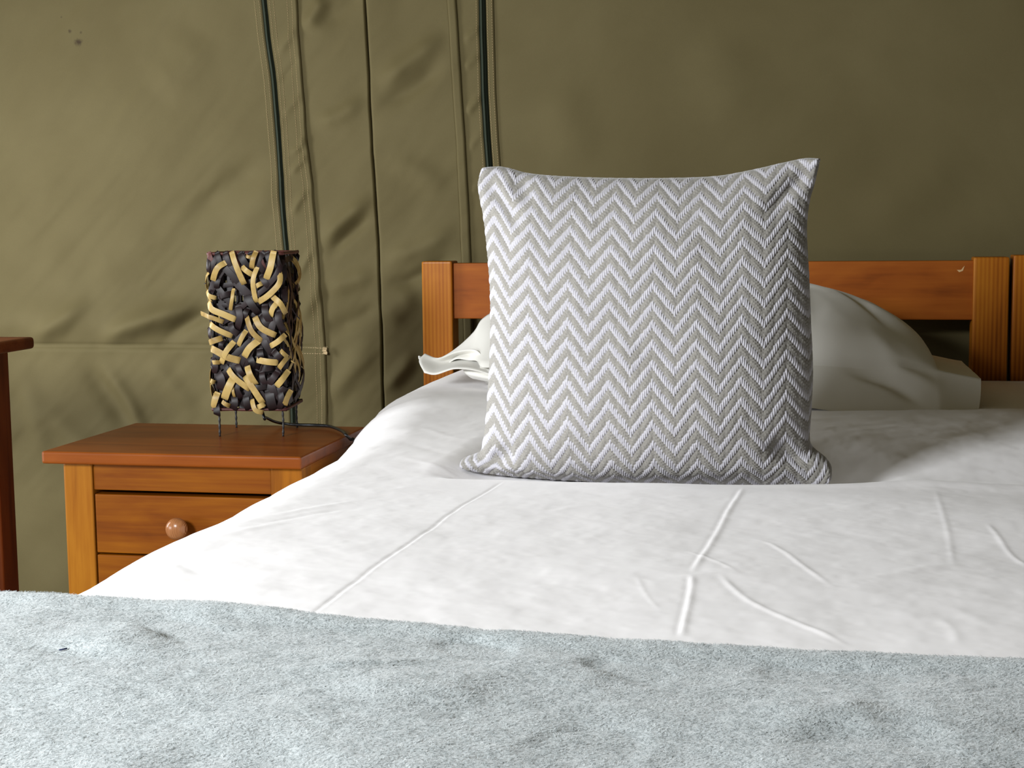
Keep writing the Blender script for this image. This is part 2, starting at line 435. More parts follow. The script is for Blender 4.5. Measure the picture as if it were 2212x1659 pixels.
# folds pressed into the canvas: (points, width, depth towards the room)
FOLDS = [
 ([(-1.5701, 0.7113), (-1.4528, 0.7481), (-1.2976, 0.8442)], 0.028, 0.018), ([(-1.8756, 0.6545), (-1.7403, 0.7108), (-1.5550, 0.7723)], 0.028, 0.026),
 ([(-1.7029, 0.6555), (-1.5827, 0.7235), (-1.4003, 0.7964)], 0.02, -0.018), ([(-2.0646, 0.6597), (-1.9672, 0.7101), (-1.8698, 0.7846)], 0.025, 0.016),
 ([(-1.4973, 0.9533), (-1.3933, 1.0238), (-1.3408, 1.0942)], 0.035, 0.008), ([(-1.6248, 0.9906), (-1.5069, 1.0492), (-1.3642, 1.1536)], 0.035, -0.013),
 ([(-1.6774, 1.3027), (-1.6105, 1.3719), (-1.5430, 1.4753)], 0.06, 0.010), ([(-1.8943, 0.8340), (-1.7860, 0.8827), (-1.6902, 0.9792)], 0.05, 0.008),
 ([(-2.0716, 0.5210), (-1.9147, 0.3844), (-1.8122, 0.2601)], 0.035, 0.014), ([(-1.9173, 0.6231), (-1.8160, 0.4867), (-1.7534, 0.3875)], 0.028, -0.014),
 ([(-1.8636, 0.6235), (-1.7626, 0.4874), (-1.7155, 0.3380)], 0.020, 0.012), ([(-2.0939, 0.6218), (-2.0473, 0.4581), (-2.0000, 0.3064)], 0.035, 0.012), ([(-1.7174, 0.6246), (-1.6164, 0.5143), (-1.5658, 0.4655)], 0.03, 0.010),
 ([(-1.2886, 0.7122), (-1.2490, 0.7843), (-1.2224, 0.8439)], 0.02, 0.006), ([(-1.2983, 0.8203), (-1.2653, 0.8799), (-1.2453, 0.9273)], 0.010, 0.004),
 ([(-1.3095, 1.0937), (-1.2837, 1.1227), (-1.2545, 1.1457)], 0.009, 0.0045), ([(-1.3116, 1.1526), (-1.2826, 1.1638), (-1.2605, 1.1985)], 0.009, 0.004), ([(-1.3301, 1.2469), (-1.2982, 1.2753), (-1.2701, 1.3037)], 0.009, 0.0045),
 ([(-1.3344, 1.3985), (-1.3125, 1.4268), (-1.2805, 1.4661)], 0.010, 0.005), ([(-1.3340, 1.3287), (-1.3019, 1.3627), (-1.2762, 1.3966)], 0.008, -0.004),([(-1.3062, 0.9872), (-1.2799, 1.0342), (-1.2518, 1.0574)], 0.010, 0.005),
 ([(-1.2331, 0.9153), (-1.1695, 0.9739), (-1.0818, 1.0433)], 0.022, 0.012), ([(-1.2215, 0.8796), (-1.1454, 0.9501), (-1.0804, 0.9965)], 0.016, -0.009), ([(-1.2500, 1.2216), (-1.1754, 1.2431), (-1.0949, 1.2874)], 0.022, 0.009), ([(-1.2623, 1.4539), (-1.2239, 1.5100), (-1.2044, 1.5550)], 0.02, 0.010), ([(-1.2313, 1.4644), (-1.1568, 1.5075), (-1.0947, 1.5734)], 0.025, -0.007),
 ([(-1.2240, 0.7843), (-1.1608, 0.8199), (-1.0713, 0.8434)], 0.025, 0.009), ([(-1.2201, 0.6884), (-1.1382, 0.7246), (-1.0679, 0.7723)], 0.022, -0.009), ([(-1.2250, 0.4951), (-1.1536, 0.5927), (-1.0701, 0.6652)], 0.03, 0.010),
 ([(-1.0737, 1.3099), (-0.9905, 1.3648), (-0.8818, 1.4408)], 0.026, 0.012), ([(-1.0771, 1.2639), (-0.9918, 1.2962), (-0.8769, 1.3727)], 0.022, -0.008), ([(-1.0625, 1.0897), (-0.9952, 1.1118), (-0.8760, 1.0405)], 0.03, 0.006), ([(-1.0669, 0.8788), (-0.9748, 0.9017), (-0.8533, 0.9591)], 0.024, 0.009), ([(-1.0666, 0.7129), (-1.0016, 0.7723), (-0.9705, 0.8077)], 0.03, 0.010), ([(-1.0622, 0.8079), (-0.9761, 0.8313), (-0.8542, 0.8951)], 0.018, -0.010), ([(-1.0679, 0.5334), (-1.0173, 0.5939), (-0.9734, 0.6420)], 0.02, 0.009),
 ([(-0.8467, 1.4170), (-0.8169, 1.4385), (-0.7968, 1.4491)], 0.008, 0.004), ([(-0.8476, 1.3491), (-0.8213, 1.3710), (-0.8000, 1.3816)], 0.008, 0.004), ([(-0.8433, 1.2352), (-0.8193, 1.2631), (-0.7953, 1.2852)], 0.009, 0.005), ([(-0.8363, 1.1435), (-0.8145, 1.1774), (-0.7905, 1.1997)], 0.008, 0.004), ([(-0.8342, 1.0399), (-0.8101, 1.0626), (-0.7826, 1.0737)], 0.008, 0.004),
 ([(-0.6371, 1.3204), (-0.5572, 1.1720), (-0.5114, 1.1034)], 0.06, 0.008), ([(-0.2738, 1.4307), (-0.2068, 1.3190), (-0.1617, 1.1637)], 0.08, 0.008), ([(0.0920, 0.9610), (0.2201, 1.0144), (0.3755, 1.1525)], 0.06, 0.007),
]
SEAM_Z = 0.645
def wall_rel(X, Z):
    """how far the canvas stands out of its plane, towards the room"""
    d = 0.020 * fbm(X * 1.3 + 3, Z * 1.5, 1, 3) + 0.005 * fbm(X * 5, Z * 6, 3, 2)
    for pts, w, a in FOLDS:
        d = d + ridge(X, Z, pts, w, a * (1.45 if -1.33 < pts[0][0] < -0.84 else 1.0), 0.35)
    # lower strip of the left panel is sewn on and bags out over the horizontal seam
    left = sstep(-1.20, -1.30, X)
    d = d + left * (0.008 * sstep(SEAM_Z + .008, SEAM_Z - .002, Z) + 0.025 * np.exp(-((Z - 0.72) / 0.06) ** 2) * (0.6 + fbm(X * 4, Z * 2, 2, 2)))
    d = d - left * 0.006 * np.exp(-((Z - SEAM_Z - .006) / 0.006) ** 2)
    # narrow gap beside the door flap
    d = d - 0.022 * np.exp(-((X - f_mid(Z) + 0.0025) / 0.0030) ** 2)
    ra, rb = (X + Z) * 0.707, (Z - X) * 0.707
    d = d + 0.0055 * fbm(ra * 3.2, rb * 11, 5, 2) * sstep(-0.70, -0.95, X) + 0.0022 * fbm(ra * 8, rb * 34, 6, 2) * sstep(-0.70, -0.95, X)
    return d

def axis_pts(*segs):
    out = []
    for a, b, s in segs:
        out.append(np.arange(a, b - 1e-9, s))
    return np.concatenate(out + [[segs[-1][1]]])

wx = axis_pts((-2.75, -2.2, 0.03), (-2.2, -1.40, 0.0065), (-1.40, -1.112, 0.0045), (-1.112, -1.062, 0.0016), (-1.062, -0.74, 0.0045), (-0.74, 0.55, 0.012), (0.55, 2.3, 0.06))
wz = axis_pts((-0.06, 0.25, 0.025), (0.25, 1.62, 0.0065), (1.62, 2.1, 0.05))
WXX, WZZ = np.meshgrid(wx, wz)
WD = wall_rel(WXX, WZZ)
wall_back = tag(link('wall_back', grid_mesh('wall_back', np.stack([WXX, WY - WD, WZZ], -1)), M_canvas), kind='structure')
wall_back['label'] = 'khaki canvas tent wall with sewn folds and two dark zips'

def canvas_strip(name, fa, fb, z0, z1, lift, nx, nz, mat=M_canvas, edge=0.0015, wave=0.0, label=None, prof=None):
    """a strip of cloth sewn on the wall between two drooping lines, standing out by lift"""
    z = np.linspace(z0, z1, nz)
    t = np.linspace(0, 1, nx)
    a, b = fa(z), fb(z)
    if wave: a = a + wave * vnoise(z * 14, z * 0, 4); b = b + wave * vnoise(z * 17, z * 0, 5)
    X = a[:, None] * (1 - t) + b[:, None] * t
    Z = np.repeat(z[:, None], nx, 1)
    D = wall_rel(X, Z)
    dd = D + lift * (1 if prof is None else prof(t)[None, :])
    Y = WY - dd
    P = np.stack([X, Y, Z], -1)
    l = P[:, :1].copy(); l[..., 1] = WY - D[:, :1] + 0.004
    r = P[:, -1:].copy(); r[..., 1] = WY - D[:, -1:] + 0.004
    P = np.concatenate([l, P, r], 1)
    o = link(name, grid_mesh(name, P), mat, wall_back)
    for p in o.data.polygons: pass
    if label: o['label'] = label
    return o
rnd = lambda t: np.sqrt(np.clip(1 - (2 * t - 1) ** 6, 0.02, 1))
offs = lambda f, d: (lambda z: f(z) + d)
px = 1 / 857.0
canvas_strip('zip_flap', offs(f_zip1, 0.006), f_pipe, 0.30, 2.085, 0.004, 16, 350, wave=0.0, label='narrow canvas strip between left zip and piping')
canvas_strip('piping', offs(f_pipe, -0.016), offs(f_pipe, 0.001), 0.30, 2.085, 0.0095, 9, 260, wave=0.003, prof=rnd)
canvas_strip('door_flap', offs(f_mid, -0.002), f_sl, 0.30, 2.085, 0.012, 40, 260, label='wide canvas door flap with folded left edge', prof=lambda t: 0.72 + 0.28 * sstep(0.0, 0.03, t) - 0.35 * sstep(0.04, 0.5, t))
canvas_strip('seam_strip', offs(f_sl, -0.004), offs(f_sr, 0.002), 0.30, 2.085, 0.0135, 12, 260, prof=rnd)
canvas_strip('zip_flap', offs(f_sr, 0.002), offs(f_zip2, -0.008), 0.30, 2.085, 0.005, 12, 220)
canvas_strip('facing_strip', offs(f_zip2, 0.009), offs(f_zip2, 0.030), 0.30, 2.085, 0.005, 8, 220, prof=rnd)
canvas_strip('facing_strip', offs(f_zip1, -0.030), offs(f_zip1, -0.008), 0.30, 2.085, 0.003, 8, 220, prof=rnd)
for f, hw in ((f_zip1, 0.0085), (f_zip2, 0.0095)):
    zt = canvas_strip('zip', offs(f, -hw), offs(f, hw), 0.30, 2.085, 0.0055, 8, 260, M_zip, label='dark zip', prof=rnd)
    z = np.linspace(0.30, 2.085, 220)
    xx = f(z) - 0.001
    yy = WY - wall_rel(xx, z) - 0.0065
    c = tube('zip_coil', np.stack([xx, yy, z], -1), 0.0034, M_coil, zt, n=6, res=1)

def stitching(lines):
    V, Q = [], []
    for f, d, lift, z0, z1 in lines:
        z = z0
        while z < z1:
            xa, xb = float(f(z)) + d, float(f(z + 0.0042)) + d
            ya = WY - float(wall_rel(np.array([xa]), np.array([z]))[0]) - lift
            i = len(V)
            w = 0.0006
            V += [(xa - w, ya, z), (xa + w, ya, z), (xb + w, ya, z + 0.0042), (xb - w, ya, z + 0.0042),
                  (xa, ya - 0.0007, z + 0.0005), (xb, ya - 0.0007, z + 0.0037)]
            Q += [(i, i + 1, i + 4, i + 4), ]
            Q[-1] = (i, i + 4, i + 5, i + 3); Q.append((i + 4, i + 1, i + 2, i + 5))
            z += 0.0066
    o = link('stitching', mesh_np('stitching', V, Q, smooth=False), M_thread, wall_back)
    return tag(o, 'rows of tan thread stitches along the zips and seams', kind='stuff')
stitching([(f_zip1, -0.026, 0.0035, 0.8, 1.6), (f_zip1, -0.014, 0.0035, 0.8, 1.6), (f_zip1, 0.014, 0.0045, 0.8, 1.6), (f_zip1, 0.024, 0.0045, 0.6, 1.6),
           (f_pipe, -0.026, 0.0045, 0.4, 1.6), (f_pipe, -0.012, 0.0095, 0.4, 1.6), (f_sl, 0.0005, 0.0095, 0.5, 1.6), (f_sr, -0.004, 0.0095, 0.5, 1.6),
           (f_zip2, -0.014, 0.0055, 0.7, 1.6), (f_zip2, 0.014, 0.0055, 0.7, 1.6), (f_zip2, 0.025, 0.0055, 0.7, 1.6)])
# bar-tack where the horizontal seam meets the piping
V, Q = [], []
for zz in (SEAM_Z + 0.006, SEAM_Z - 0.008):
    x = -1.33
    while x < -1.222:
        y = WY - float(wall_rel(np.array([x]), np.array([zz]))[0]) - 0.0055 - (0.005 if x > -1.245 else 0)
        i = len(V)
        V += [(x, y, zz - .0006), (x + .0045, y, zz - .0006), (x + .0045, y, zz + .0006), (x, y, zz + .0006)]
        Q.append((i, i + 1, i + 2, i + 3)); x += 0.0068
for k in range(9):
    x0 = -1.226 + random.uniform(0, .004); i = len(V); zz = SEAM_Z - 0.008 + 0.002 * k
    y = WY - float(wall_rel(np.array([x0]), np.array([zz]))[0]) - 0.0125
    V += [(x0, y, zz), (x0 + .012, y - .002, zz + random.uniform(-.003, .003)), (x0 + .012, y - .002, zz + .002), (x0, y, zz + .0012)]
    Q.append((i, i + 1, i + 2, i + 3))
tag(link('bar_tack', mesh_np('bar_tack', V, Q, smooth=False), M_thread, wall_back), 'tan bar tack stitching on the seam', kind='stuff')

def walls(name, boxes, mat=M_canvas):
    bm = bmesh.new()
    for lo, hi in boxes:
        g = bmesh.ops.create_cube(bm, size=1.0)
        for v in g['verts']:
            v.co = Vector([lo[i] + (v.co[i] + 0.5) * (hi[i] - lo[i]) for i in range(3)])
    return tag(link(name, bm_mesh(name, bm), mat), kind='structure')
FZ, RZ = -0.06, 2.10
walls('floor', [((-2.8, -0.4, FZ - 0.05), (2.35, 3.75, FZ))], M_floor)
walls('ceiling', [((-2.8, -0.4, RZ), (2.35, 3.75, RZ + 0.03))])
walls('wall_right', [((2.3, -0.35, FZ), (2.33, 3.7, RZ))])
# wall_front: canvas with a high opening made up to house the front fill light
walls('wall_front', [((-2.77, -0.38, FZ), (-2.25, -0.35, RZ)), ((-1.45, -0.38, FZ), (2.33, -0.35, RZ)), ((-2.25, -0.38, FZ), (-1.45, -0.35, 1.27)), ((-2.25, -0.38, 1.93), (-1.45, -0.35, RZ))])
# wall_left: canvas with an open flap, and a low opening added for the low fill
LW = [(2.98, 3.7, FZ, RZ), (2.42, 2.98, FZ, 0.42), (2.42, 2.98, 1.38, RZ), (1.85, 2.42, FZ, RZ), (0.95, 1.85, FZ, 0.28), (0.95, 1.85, 0.72, RZ), (-0.38, 0.95, FZ, RZ)]
walls('wall_left', [((-2.80, y0, z0), (-2.77, y1, z1)) for y0, y1, z0, z1 in LW])

# ------------------------------------------------------------------ bed frame
bed = thing('bed', 'orange varnished pine bed with plank headboard behind the white pillow', 'bed', (-0.235, 2.1, 0))
ox, oy = -0.235, 2.1
def bbox(name, lo, hi, mat, bevel=0.004, parent=None):
    p = parent or bed
    L = p.location
    return box(name, Vector(lo) - L, Vector(hi) - L, mat, p, bevel, 3)
bbox('headboard_post', (-0.921, 3.50, -0.06), (-0.845, 3.565, 0.877), M_pine_v, 0.005)
bbox('headboard_post', (0.369, 3.50, -0.06), (0.447, 3.565, 0.880), M_pine_v, 0.006)
bbox('headboard_rail', (-0.850, 3.512, 0.737), (0.374, 3.545, 0.872), M_rail, 0.003)
bbox('side_rail', (-0.840, 0.75, 0.25), (-0.812, 3.50, 0.40), M_pine_y)
bbox('side_rail', (0.375, 0.75, 0.25), (0.400, 3.50, 0.40), M_pine_y)
bbox('foot_post', (-0.90, 0.68, -0.06), (-0.83, 0.745, 0.50), M_pine_v)
bbox('foot_post', (0.369, 0.68, -0.06), (0.44, 0.745, 0.50), M_pine_v)
M_matt = cloth_mat('mattress_ticking', (0.55, 0.53, 0.48), (0.5, 0.48, 0.44), 40, 0.2)
bbox('mattress', (-0.79, 0.76, 0.33), (0.365, 3.48, 0.545), M_matt, 0.04)
# pale chip in the varnish of the rail
cp = [(0.3334, 0.8511), (0.3386, 0.8458), (0.3466, 0.8489), (0.3504, 0.8604), (0.3474, 0.8573), (0.3425, 0.8510)]
bm = bmesh.new()
vs = [bm.verts.new((x - ox, 3.5115 - oy, z)) for x, z in cp]; f = bm.faces.new(vs)
r_ = bmesh.ops.extrude_face_region(bm, geom=[f])
for v in [e for e in r_['geom'] if isinstance(e, bmesh.types.BMVert)]: v.co.y += 0.002
bmesh.ops.recalc_face_normals(bm, faces=bm.faces)
M_chip, _, _ = simple_mat('bare_wood_chip', (0.55, 0.36, 0.17), 0.7)
tag(link('varnish_chip', bm_mesh('varnish_chip', bm), M_chip, bed), 'pale bare chip in the varnish')

bed2 = thing('bed', 'second pine bed whose headboard post is cut off by the right frame edge', 'bed', (1.10, 3.0, 0))
for nm, lo, hi, mt in (('headboard_post', (0.455, 3.50, -0.06), (0.533, 3.565, 0.884), M_pine_v), ('headboard_post', (1.72, 3.50, -0.06), (1.80, 3.565, 0.884), M_pine_v),
                       ('headboard_rail', (0.53, 3.512, 0.737), (1.725, 3.545, 0.872), M_rail), ('side_rail', (0.66, 0.75, 0.25), (0.688, 3.50, 0.40), M_pine_y), ('side_rail', (1.75, 0.75, 0.25), (1.778, 3.50, 0.40), M_pine_y),
                       ('mattress', (0.69, 0.76, 0.30), (1.745, 3.48, 0.545), M_matt)):
    bbox(nm, lo, hi, mt, 0.005, bed2)

# ------------------------------------------------------------------ duvet
ZB = 0.60
DUVET_CREASES = [
 ([(-0.4231, 2.0625), (-0.4367, 1.8506), (-0.4443, 1.6451), (-0.4529, 1.4860), (-0.4578, 1.3461), (-0.4610, 1.2750)], 0.0024, -0.0042, 0.08, 0.0030),
 ([(-0.0847, 2.0567), (-0.0896, 1.9585), (-0.0966, 1.8387), (-0.1046, 1.7085), (-0.1126, 1.5947), (-0.1165, 1.5212)], 0.0036, 0.0038, 0.12, 0.004),
 ([(-0.1168, 1.5253), (-0.1136, 1.4895), (-0.1115, 1.4275), (-0.1104, 1.3585), (-0.1094, 1.3062)], 0.0034, 0.0034, 0.12, 0.004),
 ([(-0.1316, 1.6427), (-0.1142, 1.6172), (-0.0921, 1.5867), (-0.0664, 1.5351)], 0.0035, 0.0028, 0.3, 0.0),
 ([(-0.0635, 1.7198), (-0.0404, 1.6929), (-0.0188, 1.6409), (0.0014, 1.5771), (0.0300, 1.5001)], 0.0040, 0.0036, 0.25, 0.001),
 ([(-0.0894, 1.5419), (-0.0720, 1.4842), (-0.0493, 1.4318), (-0.0153, 1.3786), (0.0182, 1.3359), (0.0455, 1.2955)], 0.0045, 0.0042, 0.2, 0.001),
 ([(0.2157, 1.8441), (0.2213, 1.7571), (0.2257, 1.6919), (0.2424, 1.6204)], 0.0040, 0.0036, 0.2, 0.0),
 ([(0.1739, 2.0641), (0.1691, 1.9010), (0.1651, 1.7615), (0.1560, 1.5965)], 0.0045, 0.0024, 0.2, 0.0),
 ([(-0.1745, 1.5247), (-0.1551, 1.4484), (-0.1315, 1.3803)], 0.0030, 0.0014, 0.3, 0.0),
 ([(-0.1309, 1.5149), (-0.1122, 1.5219), (-0.0842, 1.5344)], 0.0030, 0.0022, 0.3, 0.0),
 ([(0.0294, 1.5196), (0.0770, 1.5531), (0.1271, 1.6028), (0.1776, 1.6323), (0.2423, 1.6532)], 0.010, 0.0020, 0.3, 0.0),
 ([(0.0637, 1.8797), (0.1383, 1.9025), (0.2079, 1.9247), (0.2868, 1.9300)], 0.008, 0.0022, 0.3, 0.0),
 ([(0.1011, 1.5671), (0.1554, 1.6007), (0.1975, 1.5986), (0.2424, 1.6204)], 0.010, -0.0028, 0.3, 0.0),
 ([(0.1379, 1.4577), (0.1610, 1.3935), (0.1819, 1.3653)], 0.012, 0.0032, 0.3, 0.0),
 ([(0.1248, 1.4041), (0.1330, 1.3574), (0.1313, 1.3051)], 0.006, 0.0020, 0.3, 0.0),
 ([(-0.6779, 1.4951), (-0.6501, 1.4685), (-0.6152, 1.4359)], 0.010, -0.006, 0.3, 0.0), ([(-0.6723, 1.7343), (-0.6342, 1.8002), (-0.5780, 1.8825)], 0.010, 0.004, 0.3, 0.0),
 ([(-0.6568, 1.6936), (-0.6211, 1.7624), (-0.5791, 1.8238)], 0.008, -0.004, 0.3, 0.0), ([(-0.6938, 1.5825), (-0.6469, 1.6675), (-0.6210, 1.7273)], 0.012, 0.004, 0.3, 0.0),
 ([(-0.6567, 2.3830), (-0.5649, 2.2704), (-0.5229, 2.2525)], 0.012, -0.004, 0.3, 0.0), ([(-0.6921, 2.5765), (-0.5915, 2.4448), (-0.5305, 2.4256)], 0.012, 0.004, 0.3, 0.0), ([(-0.6323, 2.2380), (-0.5520, 2.1593), (-0.5004, 2.1240)], 0.010, 0.004, 0.3, 0.0),
 ([(-0.2435, 2.0057), (-0.1730, 1.9302), (-0.1087, 1.9726)], 0.015, -0.002, 0.3, 0.0),
 ([(-0.3293, 1.7989), (-0.2808, 1.8667), (-0.2298, 1.8433)], 0.010, 0.0016, 0.3, 0.0), ([(-0.2588, 1.6478), (-0.2268, 1.7297), (-0.1897, 1.6958)], 0.012, 0.0018, 0.3, 0.0),
]
X_ROLL, R_SIDE = -0.668, 0.205
def duvet_surface(S, Y, xr=None, lift=0.0, rel=True):
    """S: distance across the bed measured along the cloth; S<X_ROLL runs over the left shoulder and down"""
    xr = X_ROLL if xr is None else xr
    # shoulder swells outward near the head of the bed
    head = sstep(2.35, 3.1, Y)
    wav = 0.010 * vnoise(Y * 5.5, Y * 0, 2) + 0.006 * vnoise(Y * 13, Y * 0, 3)
    xr = xr + wav - 0.085 * head
    R = R_SIDE
    dl = np.clip(xr - S, 0, None)
    ang = np.minimum(dl / R, math.pi / 2)
    hang = np.clip(dl - R * math.pi / 2, 0, None)
    X = np.where(S < xr, xr - R * np.sin(ang), S)
    Z = ZB + 0.028 * head * sstep(-0.35, -0.75, S) - R * (1 - np.cos(ang)) - hang
    # right side
    dr = np.clip(S - 0.52, 0, None)
    ar = np.minimum(dr / 0.10, math.pi / 2)
    X = np.where(dr > 0, 0.52 + 0.10 * np.sin(ar), X)
    Z = Z - 0.10 * (1 - np.cos(ar)) - np.clip(dr - 0.10 * math.pi / 2, 0, None)
    top = np.cos(ang) * np.cos(ar)
    Xf = X
    h = 0.010 * fbm(S * 2.2, Y * 2.6, 4, 3) + 0.0022 * fbm(S * 9, Y * 10, 6, 2) + 0.0010 * fbm(S * 28, Y * 30, 1, 3)
    # hollow under the cushion with a low roll of quilt before it
    inx = sstep(-0.56, -0.47, S) * sstep(0.16, 0.02, S)
    h = h * (1 - 0.6 * inx * np.exp(-((Y - 2.15) / 0.2) ** 2))
    h = h - 0.020 * inx * sstep(2.055, 2.125, Y) * sstep(2.60, 2.32, Y)
    rw = sstep(-0.2, 0.05, S)
    h = h + 0.008 * rw * np.exp(-((Y - 2.09) / 0.035) ** 2) - 0.022 * rw * np.exp(-((Y - 2.30) / 0.13) ** 2)
    # sheet lies flatter towards the headboard
    h = h * (1 - 0.7 * sstep(2.9, 3.3, Y))
    if rel:
        for pts, w, a, tp, st in DUVET_CREASES:
            h = h + ridge(S, Y, pts, w * 0.85, a * 0.24, tp, st * 0.26)
    # ripples on the hanging side
    h2 = 0.010 * vnoise(Y * 9, Z * 2, 5) * (1 - top)
    nx_ = np.where(S < xr, -np.sin(ang), np.sin(ar))
    X = X + nx_ * (h * 0.6 + h2 + lift)
    if rel: X = np.maximum(X, -0.896)          # pressed flat against the nightstand
    Z = Z + top * (h + lift)
    return np.stack([X, Y + 0 * X, Z], -1)
sx = axis_pts((-1.20, -0.80, 0.02), (-0.80, -0.70, 0.005), (-0.70, 0.52, 0.0021), (0.52, 0.85, 0.02))
sy = axis_pts((0.72, 1.22, 0.03), (1.22, 2.18, 0.0022), (2.18, 3.485, 0.008))
S_, Y_ = np.meshgrid(sx, sy)
DP = duvet_surface(S_, Y_)
duvet = link('duvet', grid_mesh('duvet', DP), M_sheet)
tag(duvet, 'white cotton duvet cover spread over the bed, creased, lit from the left', 'duvet')

# ------------------------------------------------------------------ blanket across the foot
EDGE = np.array([(-0.8690, 1.3198), (-0.7828, 1.3123), (-0.7275, 1.3117), (-0.6306, 1.3033), (-0.5315, 1.2927), (-0.4359, 1.2810), (-0.3451, 1.2728), (-0.2549, 1.2638), (-0.1326, 1.2564), (-0.0136, 1.2512), (0.1773, 1.2387), (0.3467, 1.2309)])
M_blanket, nt, b = simple_mat('heather_blanket', (0.5, 0.53, 0.54), 0.95, 0.1, 0.35)
tc = N(nt, 'ShaderNodeTexCoord')
n1 = N(nt, 'ShaderNodeTexNoise', Scale=420.0, Detail=3.0, Roughness=0.7)
n2 = N(nt, 'ShaderNodeTexNoise', Scale=85.0, Detail=4.0, Roughness=0.7)
for n_ in (n1, n2): nt.links.new(tc.outputs['Object'], n_.inputs['Vector'])
ad = N(nt, 'ShaderNodeMath', operation='MULTIPLY_ADD'); ad.inputs[1].default_value = 0.45
nt.links.new(n2.outputs['Fac'], ad.inputs[0]); nt.links.new(n1.outputs['Fac'], ad.inputs[2])
rr = ramp(nt, [(0.48, (0.24, 0.27, 0.272)), (0.70, (0.39, 0.43, 0.443)), (0.95, (0.57, 0.61, 0.625))])
nt.links.new(ad.outputs[0], rr.inputs[0]); nt.links.new(rr.outputs[0], b.inputs['Base Color'])
bp = N(nt, 'ShaderNodeBump'); bp.inputs['Strength'].default_value = 0.5; bp.inputs['Distance'].default_value = 0.0015
nt.links.new(n1.outputs['Fac'], bp.inputs['Height']); nt.links.new(bp.outputs[0], b.inputs['Normal'])

BL_LUMPS = [
 ([(-0.5971, 1.2521), (-0.5384, 1.2016), (-0.4961, 1.1732)], 0.022, -0.010), ([(-0.3127, 1.2469), (-0.2708, 1.2096), (-0.2334, 1.2044)], 0.020, -0.011), ([(-0.1820, 1.2058), (-0.1394, 1.1767), (-0.0975, 1.1732)], 0.018, -0.009),
 ([(-0.0431, 1.2081), (0.0238, 1.1805), (0.0962, 1.1923)], 0.022, -0.010), ([(-0.4175, 1.1082), (-0.3483, 1.1374), (-0.2779, 1.1699)], 0.006, 0.003), ([(-0.0395, 1.1108), (0.0055, 1.0749), (0.0725, 1.0966)], 0.035, 0.008),
 ([(-0.6050, 1.1167), (-0.5877, 1.1758), (-0.5790, 1.2228)], 0.05, 0.010), ([(-0.0109, 1.0517), (0.0372, 1.0304), (0.1014, 1.0508)], 0.04, -0.008), ([(-0.4495, 0.9202), (-0.3793, 0.9142), (-0.3287, 0.9592)], 0.05, -0.008), ([(-0.1818, 1.0230), (-0.1382, 1.0008), (-0.0989, 0.9980)], 0.04, -0.006), ([(-0.3614, 1.0575), (-0.2968, 1.0914), (-0.2207, 1.0808)], 0.05, 0.007),
]
TH = 0.011
def blanket_surface(S, T):
    """T: distance back from the far edge"""
    ye = np.interp(S, EDGE[:, 0], EDGE[:, 1]) + 0.0012 * vnoise(S * 60, S * 0, 3)
    Y = ye - T
    P = duvet_surface(S, Y, xr=-0.80, lift=0.0, rel=False)
    th = TH * np.sqrt(np.clip(1 - np.clip(1 - T / 0.009, 0, 1) ** 2, 0, 1)) + 0.0005
    h = th + 0.006 * fbm(S * 5, Y * 6, 2, 3) * sstep(0, 0.05, T) + 0.0010 * fbm(S * 70, Y * 70, 5, 2) * sstep(0, 0.01, T) + 0.004 * np.exp(-((T - 0.015) / 0.02) ** 2)
    for pts, w, a in BL_LUMPS:
        h = h + ridge(S, Y, pts, w, a * 0.95, 0.35)
    P[..., 2] += np.maximum(h, th * 0.6)
    return P
bs = axis_pts((-1.30, -0.95, 0.012), (-0.95, 0.30, 0.0034), (0.30, 0.85, 0.02))
bt = axis_pts((0.0, 0.012, 0.0012), (0.012, 0.46, 0.0036), (0.46, 0.58, 0.03))
BS, BT = np.meshgrid(bs, bt)
BP = blanket_surface(BS, BT)
blanket = link('blanket', grid_mesh('blanket', BP, flip=True), M_blanket)
tag(blanket, 'fuzzy pale blue grey heather wool blanket folded across the foot of bed', 'blanket')

# the nap of the wool: short fibres lying on the surface
M_nap, nt, b = simple_mat('wool_fibre', (0.6, 0.64, 0.66), 0.9, 0.15, 0.2)
at = N(nt, 'ShaderNodeAttribute', attribute_name='tone')
rr = ramp(nt, [(0.0, (0.21, 0.24, 0.242)), (0.45, (0.37, 0.41, 0.422)), (0.8, (0.53, 0.57, 0.585)), (1.0, (0.68, 0.715, 0.72))])
nt.links.new(at.outputs['Fac'], rr.inputs[0]); nt.links.new(rr.outputs[0], b.inputs['Base Color'])
NF = 130000
fs = RNG.uniform(-0.93, 0.24, NF); ft = RNG.uniform(-0.0005, 0.44, NF) ** 1.0
edge_n = 9000
ft[:edge_n] = RNG.uniform(0.0, 0.006, edge_n)
base = blanket_surface(fs, np.clip(ft, 0, None))
ang = RNG.uniform(0, math.pi, NF)
ln = RNG.uniform(0.0016, 0.0042, NF)
wd = RNG.uniform(0.00010, 0.00022, NF)
d = np.stack([np.cos(ang), np.sin(ang), np.zeros(NF)], -1)
perp = np.stack([-np.sin(ang), np.cos(ang), np.zeros(NF)], -1)
bend = RNG.normal(0, 0.0010, NF)
rise = RNG.uniform(0.0002, 0.0008, NF); rise[:edge_n] = RNG.uniform(0.0002, 0.0014, edge_n)
up = np.array([0, 0, 1.0])
p0 = base + up * 0.0003 - d * (ln / 2)[:, None]
p1 = base + up * (0.0004 + rise)[:, None] + perp * bend[:, None]
p2 = base + up * (0.0004 + rise * RNG.uniform(0.2, 1.6, NF))[:, None] + d * (ln / 2)[:, None]
V = np.stack([p0 - perp * wd[:, None], p0 + perp * wd[:, None], p1 - perp * wd[:, None], p1 + perp * wd[:, None], p2 - perp * wd[:, None] * .4, p2 + perp * wd[:, None] * .4], 1)
